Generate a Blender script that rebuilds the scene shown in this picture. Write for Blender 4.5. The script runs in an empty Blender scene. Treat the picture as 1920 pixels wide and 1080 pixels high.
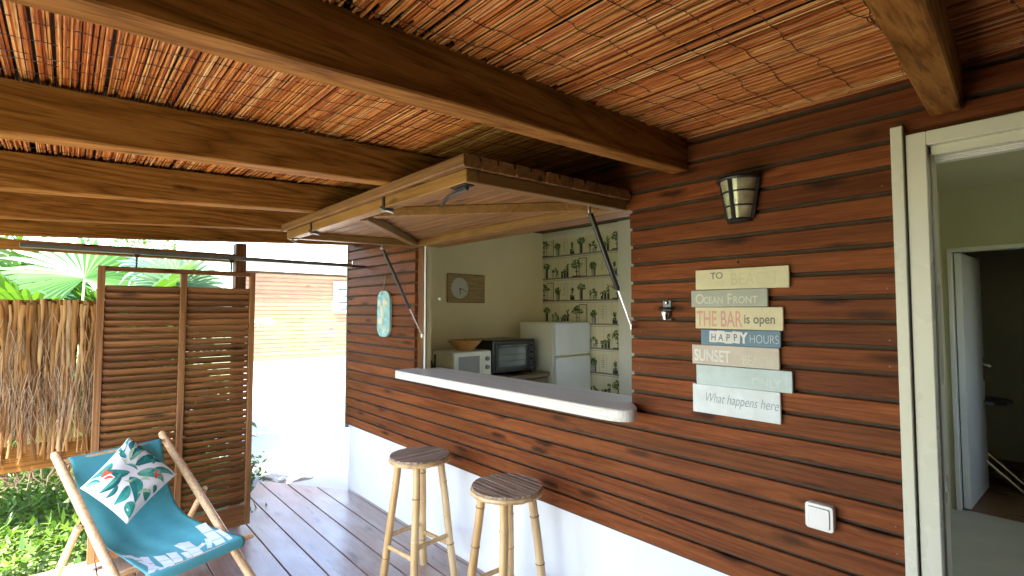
import bpy, bmesh, math, random
import numpy as np
from mathutils import Vector, Matrix

random.seed(7)
R = math.radians
scene = bpy.context.scene
col = scene.collection

# ------------------------------------------------------------------ camera, sky, sun, exposure
cam_data = bpy.data.cameras.new('camera')
cam = bpy.data.objects.new('camera', cam_data)
col.objects.link(cam)
cam_data.sensor_width = 36.0
cam_data.lens = 936.0 / 1920.0 * 36.0
cam_data.clip_start = 0.02
cam_data.clip_end = 1000.0
yaw = R(41.97)
pitch = math.atan(43.0 / 936.0)
fwd = Vector((-math.cos(yaw) * math.cos(pitch), math.sin(yaw) * math.cos(pitch), math.sin(pitch)))
cam.location = (0, 0, 1.5)
cam.rotation_euler = fwd.to_track_quat('-Z', 'Y').to_euler()
scene.camera = cam

SUN_EL, SUN_AZ = 58.0, -70.0          # azimuth of the direction towards the sun, from +x
to_sun = Vector((math.cos(R(SUN_EL)) * math.cos(R(SUN_AZ)), math.cos(R(SUN_EL)) * math.sin(R(SUN_AZ)), math.sin(R(SUN_EL))))
world = bpy.data.worlds.new('World')
scene.world = world
world.use_nodes = True
wn = world.node_tree
bg = wn.nodes['Background']
sky = wn.nodes.new('ShaderNodeTexSky')
sky.sky_type = 'NISHITA'
sky.sun_disc = False
sky.sun_elevation = R(SUN_EL)
sky.sun_rotation = R(90.0 - SUN_AZ)
sky.air_density = 1.0
sky.dust_density = 1.5
wn.links.new(sky.outputs[0], bg.inputs[0])
bg.inputs[1].default_value = 0.15
sun_d = bpy.data.lights.new('sun', 'SUN')
sun_d.energy = 4.5
sun_d.angle = R(0.5)
sun_d.color = (1.0, 0.95, 0.87)
sun = bpy.data.objects.new('sun', sun_d)
col.objects.link(sun)
sun.rotation_euler = (-to_sun).to_track_quat('-Z', 'Y').to_euler()

vs = scene.view_settings
vs.view_transform = 'Standard'
vs.look = 'None'
vs.gamma = 1.0
vs.exposure = 3.4
vs.use_curve_mapping = False
scene.render.engine = 'CYCLES'
scene.cycles.max_bounces = 10
scene.cycles.diffuse_bounces = 6
scene.cycles.glossy_bounces = 4
scene.cycles.transmission_bounces = 6
scene.cycles.sample_clamp_indirect = 8.0
scene.cycles.use_denoising = True

# ------------------------------------------------------------------ materials
def new_mat(name):
    m = bpy.data.materials.new(name)
    m.use_nodes = True
    nt = m.node_tree
    return m, nt, nt.nodes['Principled BSDF']

def nd(nt, kind, **kw):
    n = nt.nodes.new(kind)
    for k, v in kw.items():
        setattr(n, k, v)
    return n

def obj_coords(nt, scale, rnd=True):
    """object coordinates, shifted by the object's random number, then scaled"""
    tc = nd(nt, 'ShaderNodeTexCoord')
    out = tc.outputs['Object']
    if rnd:
        oi = nd(nt, 'ShaderNodeObjectInfo')
        mul = nd(nt, 'ShaderNodeVectorMath', operation='SCALE')
        cmb = nd(nt, 'ShaderNodeCombineXYZ')
        cmb.inputs[0].default_value = 37.0
        cmb.inputs[1].default_value = 11.3
        cmb.inputs[2].default_value = 23.7
        nt.links.new(cmb.outputs[0], mul.inputs[0])
        nt.links.new(oi.outputs['Random'], mul.inputs['Scale'])
        add = nd(nt, 'ShaderNodeVectorMath', operation='ADD')
        nt.links.new(out, add.inputs[0])
        nt.links.new(mul.outputs[0], add.inputs[1])
        out = add.outputs[0]
    mp = nd(nt, 'ShaderNodeVectorMath', operation='MULTIPLY')
    nt.links.new(out, mp.inputs[0])
    mp.inputs[1].default_value = scale
    return mp.outputs[0], out

def ramp(nt, fac, stops):
    r = nd(nt, 'ShaderNodeValToRGB')
    e = r.color_ramp.elements
    while len(e) < len(stops):
        e.new(0.5)
    for i, (p, c) in enumerate(stops):
        e[i].position = p
        e[i].color = (c[0], c[1], c[2], 1)
    nt.links.new(fac, r.inputs[0])
    return r.outputs[0]

def mixc(nt, fac, a, b, mode='MIX'):
    m = nd(nt, 'ShaderNodeMix', data_type='RGBA', blend_type=mode)
    if isinstance(fac, float):
        m.inputs[0].default_value = fac
    else:
        nt.links.new(fac, m.inputs[0])
    for i, v in ((6, a), (7, b)):
        if isinstance(v, tuple):
            m.inputs[i].default_value = (v[0], v[1], v[2], 1)
        else:
            nt.links.new(v, m.inputs[i])
    return m.outputs[2]

def math_n(nt, op, a, b=None):
    m = nd(nt, 'ShaderNodeMath', operation=op)
    for i, v in ((0, a), (1, b)):
        if v is None:
            continue
        if isinstance(v, (int, float)):
            m.inputs[i].default_value = v
        else:
            nt.links.new(v, m.inputs[i])
    return m.outputs[0]

def wood(name, dark, mid, light, axis=0, rough=0.5, knots=0.5, grain=1.0, var=0.35, spec=0.4, bump=0.35, patch=0.0, patch_col=(0.3, 0.3, 0.3), ringscale=1.0, flat=None, coat=0.0, lines=0.35):
    m, nt, b = new_mat(name)
    def sc(along, across):
        s = [across] * 3
        s[axis] = along
        return tuple(s)
    # long growth-ring figure
    v_ring, base = obj_coords(nt, sc(0.55 * ringscale, 9.0 * ringscale))
    warp = nd(nt, 'ShaderNodeTexNoise')
    warp.inputs['Scale'].default_value = 1.0
    warp.inputs['Detail'].default_value = 2.0
    nt.links.new(v_ring, warp.inputs['Vector'])
    rings = math_n(nt, 'MULTIPLY', warp.outputs[0], 14.0)
    rings = math_n(nt, 'FRACT', rings)
    rings = math_n(nt, 'PINGPONG', rings, 0.5)
    rings = math_n(nt, 'MULTIPLY', rings, 2.0)
    rings = math_n(nt, 'POWER', rings, 0.6)
    # fine fibres
    def mulv(sca):
        mp = nd(nt, 'ShaderNodeVectorMath', operation='MULTIPLY')
        nt.links.new(base, mp.inputs[0])
        mp.inputs[1].default_value = sca
        return mp.outputs[0]
    fib = nd(nt, 'ShaderNodeTexNoise')
    fib.inputs['Scale'].default_value = 1.0
    fib.inputs['Detail'].default_value = 4.0
    fib.inputs['Roughness'].default_value = 0.72
    nt.links.new(mulv(sc(11.0, 190.0)), fib.inputs['Vector'])
    broad = nd(nt, 'ShaderNodeTexNoise')
    broad.inputs['Scale'].default_value = 1.0
    broad.inputs['Detail'].default_value = 3.0
    nt.links.new(mulv(sc(1.6, 11.0)), broad.inputs['Vector'])
    f = math_n(nt, 'MULTIPLY', rings, 0.28 * grain)
    f = math_n(nt, 'ADD', f, math_n(nt, 'MULTIPLY', fib.outputs[0], 0.56))
    f = math_n(nt, 'ADD', f, math_n(nt, 'MULTIPLY', broad.outputs[0], 0.28))
    c = ramp(nt, f, [(0.30, dark), (0.55, mid), (0.85, light)])
    ln = nd(nt, 'ShaderNodeTexNoise')
    ln.inputs['Scale'].default_value = 1.0
    ln.inputs['Detail'].default_value = 3.0
    ln.inputs['Distortion'].default_value = 0.4
    nt.links.new(mulv(sc(1.6, 130.0)), ln.inputs['Vector'])
    lr = nd(nt, 'ShaderNodeMapRange')
    nt.links.new(ln.outputs[0], lr.inputs[0])
    lr.inputs[1].default_value = 0.53
    lr.inputs[2].default_value = 0.66
    lr.inputs[4].default_value = lines
    c = mixc(nt, lr.outputs[0], c, tuple(0.45 * x for x in dark))
    # each piece a little different
    oi = nd(nt, 'ShaderNodeObjectInfo')
    val = nd(nt, 'ShaderNodeMapRange')
    nt.links.new(oi.outputs['Random'], val.inputs[0])
    val.inputs[3].default_value = 1.0 - var
    val.inputs[4].default_value = 1.0 + var
    cv = nd(nt, 'ShaderNodeVectorMath', operation='SCALE')
    nt.links.new(c, cv.inputs[0])
    nt.links.new(val.outputs[0], cv.inputs['Scale'])
    c = cv.outputs[0]
    if knots > 0:
        vor = nd(nt, 'ShaderNodeTexVoronoi')
        vor.inputs['Scale'].default_value = 1.0
        kw = nd(nt, 'ShaderNodeVectorMath', operation='ADD')
        ksc = list(sc(3.0, 12.9) if flat is not None else sc(2.3, 9.5))
        if flat is not None:
            ksc[flat] = 0.0
        nt.links.new(mulv(tuple(ksc)), kw.inputs[0])
        nz = nd(nt, 'ShaderNodeTexNoise')
        nz.inputs['Scale'].default_value = 14.0
        nt.links.new(base, nz.inputs['Vector'])
        nzs = nd(nt, 'ShaderNodeVectorMath', operation='SCALE')
        nt.links.new(nz.outputs[1], nzs.inputs[0])
        nzs.inputs['Scale'].default_value = 0.22
        nt.links.new(nzs.outputs[0], kw.inputs[1])
        kvec = kw.outputs[0]
        if flat is not None:                # knots lie in the plane of the board face
            vor.voronoi_dimensions = '2D'
            sx3 = nd(nt, 'ShaderNodeSeparateXYZ')
            nt.links.new(kvec, sx3.inputs[0])
            cb3 = nd(nt, 'ShaderNodeCombineXYZ')
            nt.links.new(sx3.outputs[axis], cb3.inputs[0])
            nt.links.new(sx3.outputs[3 - axis - flat], cb3.inputs[1])
            kvec = cb3.outputs[0]
        nt.links.new(kvec, vor.inputs['Vector'])
        sep = nd(nt, 'ShaderNodeSeparateColor')
        nt.links.new(vor.outputs['Color'], sep.inputs[0])
        present = math_n(nt, 'GREATER_THAN', sep.outputs[0], 1.0 - knots)
        size = nd(nt, 'ShaderNodeMapRange')
        nt.links.new(vor.outputs['Distance'], size.inputs[0])
        size.inputs[1].default_value = 0.08
        size.inputs[2].default_value = 0.25 if flat is not None else 0.18
        size.inputs[3].default_value = 0.85
        size.inputs[4].default_value = 0.0
        kf = math_n(nt, 'MULTIPLY', size.outputs[0], present)
        c = mixc(nt, kf, c, tuple(0.28 * x for x in dark))
    if patch > 0:
        pn = nd(nt, 'ShaderNodeTexNoise')
        pn.inputs['Scale'].default_value = 1.0
        pn.inputs['Detail'].default_value = 5.0
        nt.links.new(mulv(sc(2.2, 5.0)), pn.inputs['Vector'])
        pr = nd(nt, 'ShaderNodeMapRange')
        nt.links.new(pn.outputs[0], pr.inputs[0])
        pr.inputs[1].default_value = 0.48
        pr.inputs[2].default_value = 0.70
        pr.inputs[4].default_value = patch
        c = mixc(nt, pr.outputs[0], c, patch_col)
    nt.links.new(c, b.inputs['Base Color'])
    rr = nd(nt, 'ShaderNodeMapRange')
    nt.links.new(broad.outputs[0], rr.inputs[0])
    rr.inputs[3].default_value = max(0.05, rough - 0.15)
    rr.inputs[4].default_value = min(1.0, rough + 0.15)
    nt.links.new(rr.outputs[0], b.inputs['Roughness'])
    b.inputs['Specular IOR Level'].default_value = spec
    if coat:
        b.inputs['Coat Weight'].default_value = coat
        b.inputs['Coat Roughness'].default_value = 0.28
    bp = nd(nt, 'ShaderNodeBump')
    bp.inputs['Strength'].default_value = bump
    bp.inputs['Distance'].default_value = 0.002
    nt.links.new(math_n(nt, 'ADD', fib.outputs[0], math_n(nt, 'MULTIPLY', rings, 0.3)), bp.inputs['Height'])
    nt.links.new(bp.outputs[0], b.inputs['Normal'])
    return m

def plain(name, c, rough=0.5, metal=0.0, spec=0.5, noise=0.12, nscale=6.0, bump=0.0, bscale=60.0, stain=None, coat=0.0):
    m, nt, b = new_mat(name)
    v, base = obj_coords(nt, (nscale,) * 3)
    n = nd(nt, 'ShaderNodeTexNoise')
    n.inputs['Scale'].default_value = 1.0
    n.inputs['Detail'].default_value = 5.0
    n.inputs['Roughness'].default_value = 0.6
    nt.links.new(v, n.inputs['Vector'])
    lo = tuple(max(0, x * (1 - noise)) for x in c)
    hi = tuple(min(1, x * (1 + noise)) for x in c)
    cc = ramp(nt, n.outputs[0], [(0.3, lo), (0.7, hi)])
    if stain:
        sn = nd(nt, 'ShaderNodeTexNoise')
        sn.inputs['Scale'].default_value = nscale * 0.35
        sn.inputs['Detail'].default_value = 6.0
        nt.links.new(base, sn.inputs['Vector'])
        mr = nd(nt, 'ShaderNodeMapRange')
        nt.links.new(sn.outputs[0], mr.inputs[0])
        mr.inputs[1].default_value = 0.5
        mr.inputs[2].default_value = 0.75
        mr.inputs[4].default_value = stain[1]
        cc = mixc(nt, mr.outputs[0], cc, stain[0])
    nt.links.new(cc, b.inputs['Base Color'])
    rr = nd(nt, 'ShaderNodeMapRange')
    nt.links.new(n.outputs[0], rr.inputs[0])
    rr.inputs[3].default_value = max(0.03, rough - 0.08)
    rr.inputs[4].default_value = min(1.0, rough + 0.08)
    nt.links.new(rr.outputs[0], b.inputs['Roughness'])
    b.inputs['Metallic'].default_value = metal
    b.inputs['Specular IOR Level'].default_value = spec
    if coat:
        b.inputs['Coat Weight'].default_value = coat
    if bump > 0:
        bn = nd(nt, 'ShaderNodeTexNoise')
        bn.inputs['Scale'].default_value = bscale
        bn.inputs['Detail'].default_value = 4.0
        nt.links.new(base, bn.inputs['Vector'])
        bp = nd(nt, 'ShaderNodeBump')
        bp.inputs['Strength'].default_value = bump
        bp.inputs['Distance'].default_value = 0.003
        nt.links.new(bn.outputs[0], bp.inputs['Height'])
        nt.links.new(bp.outputs[0], b.inputs['Normal'])
    return m

def leafy(name, dark, light, rough=0.45, trans=0.5):
    """leaf: colour varies per leaf, light passes through"""
    m, nt, b = new_mat(name)
    geo = nd(nt, 'ShaderNodeNewGeometry')
    c = ramp(nt, geo.outputs['Random Per Island'], [(0.0, dark), (1.0, light)])
    nt.links.new(c, b.inputs['Base Color'])
    b.inputs['Roughness'].default_value = rough
    tr = nd(nt, 'ShaderNodeBsdfTranslucent')
    tc = mixc(nt, 0.5, c, (0.12, 0.24, 0.01))
    nt.links.new(tc, tr.inputs[0])
    mx = nd(nt, 'ShaderNodeMixShader')
    mx.inputs[0].default_value = trans
    nt.links.new(b.outputs[0], mx.inputs[1])
    nt.links.new(tr.outputs[0], mx.inputs[2])
    nt.links.new(mx.outputs[0], nt.nodes['Material Output'].inputs[0])
    return m

def island_mat(name, stops, rough=0.6, nscale=(8, 120, 120), nmix=0.4, spec=0.4):
    """colour picked per separate strand, with streaks along it"""
    m, nt, b = new_mat(name)
    geo = nd(nt, 'ShaderNodeNewGeometry')
    oi = nd(nt, 'ShaderNodeObjectInfo')
    s = math_n(nt, 'FRACT', math_n(nt, 'ADD', geo.outputs['Random Per Island'], math_n(nt, 'MULTIPLY', oi.outputs['Random'], 7.31)))
    c = ramp(nt, s, stops)
    v, base = obj_coords(nt, nscale)
    n = nd(nt, 'ShaderNodeTexNoise')
    n.inputs['Scale'].default_value = 1.0
    n.inputs['Detail'].default_value = 4.0
    nt.links.new(v, n.inputs['Vector'])
    g = ramp(nt, n.outputs[0], [(0.3, (0.50, 0.36, 0.28)), (0.5, (1.0, 0.95, 0.9)), (0.72, (1.25, 1.4, 1.6))])
    c2 = mixc(nt, nmix, c, mixc(nt, 1.0, c, g, 'MULTIPLY'))
    nt.links.new(c2, b.inputs['Base Color'])
    b.inputs['Roughness'].default_value = rough
    b.inputs['Specular IOR Level'].default_value = spec
    return m

M = {}
M['clad'] = wood('stained_cladding', (0.064, 0.0165, 0.0042), (0.170, 0.048, 0.013), (0.29, 0.105, 0.031), 0, rough=0.55, knots=0.50, flat=1, var=0.30, spec=0.14, grain=0.55, ringscale=0.6, patch=0.25, patch_col=(0.22, 0.088, 0.026))
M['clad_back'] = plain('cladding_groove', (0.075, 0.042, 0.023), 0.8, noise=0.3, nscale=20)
M['beam'] = wood('rafter_timber', (0.085, 0.034, 0.006), (0.190, 0.080, 0.015), (0.31, 0.150, 0.036), 1, rough=0.7, knots=0.40, var=0.14, grain=1.2, ringscale=0.7, spec=0.12, lines=0.5)
M['beam_x'] = wood('header_timber', (0.08, 0.033, 0.007), (0.18, 0.078, 0.018), (0.29, 0.135, 0.038), 0, rough=0.5, knots=0.25, var=0.12)
M['beam_z'] = wood('post_timber', (0.06, 0.024, 0.008), (0.125, 0.050, 0.017), (0.21, 0.09, 0.033), 2, rough=0.55, knots=0.25, var=0.12)
M['deck'] = wood('deck_timber', (0.14, 0.082, 0.062), (0.27, 0.170, 0.135), (0.39, 0.275, 0.23), 0, rough=0.33, knots=0.22, var=0.12, spec=0.6, patch=0.6, patch_col=(0.44, 0.42, 0.44), bump=0.25, grain=0.6, ringscale=0.7, coat=0.7, flat=2)  # grey weathered patches, lightened to put some sky sheen into the colour
M['hatch'] = wood('hatch_pine_x', (0.12, 0.058, 0.014), (0.23, 0.120, 0.033), (0.34, 0.20, 0.070), 0, rough=0.5, knots=0.25, var=0.1, grain=0.5, ringscale=0.6)
M['hatch_y'] = wood('hatch_pine_y', (0.11, 0.052, 0.014), (0.20, 0.105, 0.030), (0.30, 0.17, 0.06), 1, rough=0.5, knots=0.25, var=0.1, grain=0.5, ringscale=0.6)
M['hatch_clad'] = wood('hatch_lining', (0.11, 0.048, 0.014), (0.23, 0.115, 0.042), (0.38, 0.215, 0.095), 0, rough=0.6, knots=0.2, var=0.22, grain=0.6, ringscale=0.7)
M['screen'] = wood('screen_frame', (0.10, 0.043, 0.014), (0.195, 0.088, 0.030), (0.29, 0.145, 0.055), 2, rough=0.5, knots=0.1, var=0.08)
M['slat'] = wood('screen_slat', (0.07, 0.027, 0.008), (0.175, 0.075, 0.024), (0.28, 0.138, 0.05), 1, rough=0.5, knots=0.25, flat=0, var=0.28, grain=0.6)
M['reed'] = island_mat('reed', [(0.0, (0.17, 0.042, 0.009)), (0.25, (0.36, 0.095, 0.016)), (0.55, (0.44, 0.17, 0.036)), (0.8, (0.50, 0.26, 0.085)), (1.0, (0.54, 0.36, 0.17))], 0.6, (14, 150, 150), 1.0, 0.25)
M['thatch'] = island_mat('dry_bark_strip', [(0.0, (0.10, 0.048, 0.014)), (0.35, (0.26, 0.13, 0.038)), (0.7, (0.38, 0.22, 0.085)), (1.0, (0.40, 0.28, 0.15))], 0.8, (60, 60, 7), 0.6, 0.2)
M['fibre'] = island_mat('grey_fibre', [(0.0, (0.10, 0.060, 0.032)), (0.5, (0.24, 0.165, 0.10)), (1.0, (0.42, 0.33, 0.24))], 0.85, (60, 60, 7), 0.5, 0.2)
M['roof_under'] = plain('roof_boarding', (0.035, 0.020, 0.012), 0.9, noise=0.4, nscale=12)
M['wire'] = plain('dark_wire', (0.02, 0.014, 0.010), 0.5, noise=0.2)
M['bamboo'] = island_mat('bamboo_pole', [(0.0, (0.52, 0.33, 0.13)), (0.5, (0.60, 0.42, 0.20)), (1.0, (0.66, 0.50, 0.29))], 0.35, (30, 30, 4), 0.45, 0.5)
M['bamboo_node'] = plain('bamboo_node', (0.30, 0.18, 0.08), 0.6, noise=0.3, nscale=40)
M['stool_slat'] = wood('stool_slat', (0.13, 0.090, 0.062), (0.29, 0.205, 0.145), (0.50, 0.40, 0.30), 0, rough=0.6, knots=0, var=0.3)
M['stool_slat_y'] = wood('stool_slat_y', (0.12, 0.082, 0.056), (0.27, 0.19, 0.135), (0.48, 0.38, 0.28), 1, rough=0.6, knots=0, var=0.3)
M['white_render'] = plain('white_render', (0.74, 0.76, 0.78), 0.75, noise=0.03, nscale=3, bump=0.35, bscale=70, stain=((0.52, 0.50, 0.45), 0.55))
M['white_paint'] = plain('white_paint', (0.74, 0.75, 0.70), 0.35, noise=0.04, nscale=5)
M['white_frame'] = plain('white_aluminium', (0.66, 0.67, 0.55), 0.28, noise=0.03, nscale=3)
M['counter'] = wood('whitewashed_counter', (0.60, 0.58, 0.53), (0.75, 0.74, 0.71), (0.84, 0.84, 0.82), 0, rough=0.35, knots=0.08, var=0.0, grain=0.6, bump=0.12)
M['cream_wall'] = plain('cream_wall', (0.80, 0.66, 0.38), 0.8, noise=0.04, nscale=2, bump=0.12, bscale=140)
M['white_wall'] = plain('interior_white_wall', (0.78, 0.75, 0.62), 0.8, noise=0.04, nscale=2, bump=0.1, bscale=140)
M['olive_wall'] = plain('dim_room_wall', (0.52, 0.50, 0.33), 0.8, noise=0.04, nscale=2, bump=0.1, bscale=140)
M['int_ceiling'] = plain('dark_ceiling', (0.10, 0.065, 0.04), 0.8, noise=0.2, nscale=5)
M['int_floor'] = plain('pale_floor', (0.55, 0.52, 0.42), 0.35, noise=0.08, nscale=4)
M['hall_floor'] = wood('hall_floor', (0.10, 0.05, 0.022), (0.18, 0.09, 0.04), (0.25, 0.13, 0.06), 0, rough=0.3, knots=0, var=0)
M['paper'] = plain('wallpaper_ground', (0.78, 0.71, 0.48), 0.7, noise=0.03, nscale=4)
M['p_shelf'] = plain('print_shelf', (0.30, 0.25, 0.17), 0.7)
M['p_light'] = plain('print_light', (0.78, 0.74, 0.60), 0.7)
M['p_dark'] = plain('print_dark', (0.06, 0.06, 0.045), 0.7, noise=0.4, nscale=40)
M['p_green'] = island_mat('print_green', [(0, (0.03, 0.06, 0.015)), (0.5, (0.08, 0.15, 0.03)), (1, (0.20, 0.30, 0.07))], 0.7)
M['p_pot'] = plain('print_pot', (0.42, 0.40, 0.31), 0.7, noise=0.2, nscale=30)
M['p_line'] = plain('print_line', (0.42, 0.37, 0.25), 0.7)
M['black_metal'] = plain('black_metal', (0.016, 0.016, 0.017), 0.38, metal=0.0, noise=0.3, nscale=30, spec=0.6)
M['grey_metal'] = plain('grey_metal', (0.16, 0.17, 0.18), 0.4, metal=0.7, noise=0.2, nscale=20)
M['steel'] = plain('bright_steel', (0.60, 0.60, 0.60), 0.22, metal=1.0, noise=0.1, nscale=30)
M['green_trim'] = plain('green_grey_trim', (0.20, 0.25, 0.20), 0.5, noise=0.15, nscale=10)
M['plastic'] = plain('white_plastic', (0.76, 0.77, 0.74), 0.3, noise=0.02)
M['plastic_dim'] = plain('aged_white_plastic', (0.74, 0.72, 0.64), 0.4, noise=0.04)
M['fridge'] = plain('fridge_enamel', (0.74, 0.71, 0.55), 0.3, noise=0.03, nscale=3)
M['fridge_door'] = plain('fridge_door', (0.68, 0.70, 0.71), 0.32, noise=0.05, nscale=4)
M['black_plastic'] = plain('black_enamel', (0.012, 0.012, 0.012), 0.3, noise=0.2)
M['oven_glass'] = plain('oven_window', (0.10, 0.13, 0.13), 0.08, noise=0.1, spec=0.8)
M['mw_glass'] = plain('microwave_window', (0.22, 0.22, 0.21), 0.12, noise=0.1, spec=0.7)
M['bowl'] = wood('wood_bowl', (0.30, 0.13, 0.03), (0.48, 0.23, 0.06), (0.60, 0.33, 0.11), 0, rough=0.35, knots=0, var=0)
M['worktop'] = wood('worktop', (0.10, 0.065, 0.04), (0.17, 0.115, 0.07), (0.24, 0.17, 0.11), 1, rough=0.45, knots=0, var=0)
M['clock_wood'] = wood('clock_wood', (0.24, 0.14, 0.04), (0.34, 0.21, 0.07), (0.44, 0.29, 0.12), 1, rough=0.5, knots=0, var=0)
M['clock_face'] = plain('clock_face', (0.58, 0.54, 0.42), 0.5)
M['clock_print'] = plain('clock_print', (0.46, 0.35, 0.17), 0.6)
M['canvas'] = plain('teal_canvas', (0.085, 0.34, 0.40), 0.85, noise=0.10, nscale=9, bump=0.35, bscale=420, spec=0.2)
M['canvas_print'] = plain('canvas_print', (0.62, 0.72, 0.82), 0.85, noise=0.08, nscale=30)
M['chair_wood'] = wood('chair_beech', (0.42, 0.24, 0.11), (0.58, 0.38, 0.20), (0.70, 0.51, 0.31), 0, rough=0.45, knots=0, var=0.08)
M['cushion'] = plain('cushion_cloth', (0.74, 0.75, 0.76), 0.9, noise=0.04, nscale=12, bump=0.3, bscale=350, spec=0.2)
M['leaf_teal'] = island_mat('print_leaf', [(0.0, (0.015, 0.10, 0.12)), (0.4, (0.03, 0.22, 0.20)), (0.75, (0.06, 0.33, 0.27)), (1.0, (0.20, 0.42, 0.30))], 0.9, (30, 30, 30), 0.5, 0.1)
M['flower_red'] = plain('print_flower', (0.66, 0.09, 0.04), 0.9, noise=0.25, nscale=40)
M['leaf_pale'] = plain('print_pale_leaf', (0.42, 0.56, 0.36), 0.9, noise=0.25, nscale=40)
M['lamp_glass'] = plain('lamp_reflector', (0.46, 0.44, 0.30), 0.10, metal=0.35, noise=0.35, nscale=18)
M['oval'] = plain('blue_shell_board', (0.25, 0.48, 0.50), 0.5, noise=0.35, nscale=22, stain=((0.55, 0.60, 0.48), 0.9))
M['shell'] = plain('shell', (0.62, 0.60, 0.46), 0.5, noise=0.15, nscale=40)
M['cord'] = plain('cord', (0.30, 0.20, 0.10), 0.8)
M['palm'] = leafy('palm_leaf', (0.018, 0.070, 0.006), (0.055, 0.14, 0.014), 0.4, 0.35)
M['palm_blue'] = leafy('blue_palm_leaf', (0.16, 0.24, 0.19), (0.26, 0.34, 0.26), 0.5, 0.35)
M['palm_dry'] = leafy('dry_palm_leaf', (0.38, 0.26, 0.06), (0.52, 0.36, 0.12), 0.6, 0.4)
M['foliage'] = leafy('bush_leaf', (0.02, 0.060, 0.006), (0.09, 0.17, 0.022), 0.45, 0.4)
M['cover'] = leafy('ground_leaf', (0.035, 0.095, 0.010), (0.13, 0.22, 0.028), 0.45, 0.4)
M['petiole'] = plain('petiole', (0.22, 0.30, 0.12), 0.5, noise=0.2)
M['trunk'] = plain('palm_trunk', (0.22, 0.16, 0.10), 0.9, noise=0.35, nscale=14, bump=0.8, bscale=25)
M['concrete'] = plain('pale_concrete', (0.50, 0.49, 0.46), 0.85, noise=0.10, nscale=2.5, bump=0.4, bscale=45, stain=((0.34, 0.34, 0.33), 0.5))
M['stone'] = plain('pale_stone', (0.52, 0.50, 0.46), 0.9, noise=0.2, nscale=9, bump=0.6, bscale=20)
M['soil'] = plain('ground_soil', (0.10, 0.12, 0.045), 0.95, noise=0.45, nscale=1.6, bump=0.6, bscale=14, stain=((0.20, 0.16, 0.09), 0.7))
M['n_board'] = wood('neighbour_cladding', (0.19, 0.094, 0.046), (0.30, 0.155, 0.082), (0.40, 0.23, 0.13), 1, rough=0.6, knots=0.35, var=0.10)
M['mint'] = plain('mint_louvre', (0.22, 0.40, 0.36), 0.5, noise=0.05)
M['roof_white'] = plain('pale_roof', (0.70, 0.71, 0.70), 0.5, noise=0.05)
SIGN = {'cream': (0.60, 0.58, 0.37), 'sage': (0.36, 0.40, 0.34), 'cream2': (0.62, 0.58, 0.38), 'blue': (0.12, 0.22, 0.31), 'pink': (0.52, 0.47, 0.40), 'pale_blue': (0.48, 0.60, 0.60), 'white_blue': (0.64, 0.72, 0.74)}
for k, c in SIGN.items():
    M['s_' + k] = plain('sign_' + k, c, 0.6, noise=0.07, nscale=25, stain=(tuple(0.85 * x for x in c), 0.6), bump=0.2, bscale=80)
M['ink'] = plain('sign_ink', (0.16, 0.17, 0.14), 0.7)
M['ink_grey'] = plain('sign_ink_grey', (0.25, 0.30, 0.36), 0.7)
M['ink_pink'] = plain('sign_ink_pink', (0.58, 0.33, 0.27), 0.7)
M['ink_faint'] = plain('sign_ink_faint', (0.53, 0.515, 0.31), 0.7)
M['ink_pale'] = plain('sign_ink_pale', (0.56, 0.58, 0.46), 0.7)
M['ink_white'] = plain('sign_ink_white', (0.66, 0.68, 0.64), 0.7)
M['ink_white2'] = plain('sign_ink_pale_blue', (0.54, 0.65, 0.63), 0.7)
M['ink_blue'] = plain('sign_ink_blue', (0.13, 0.20, 0.27), 0.7)

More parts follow.
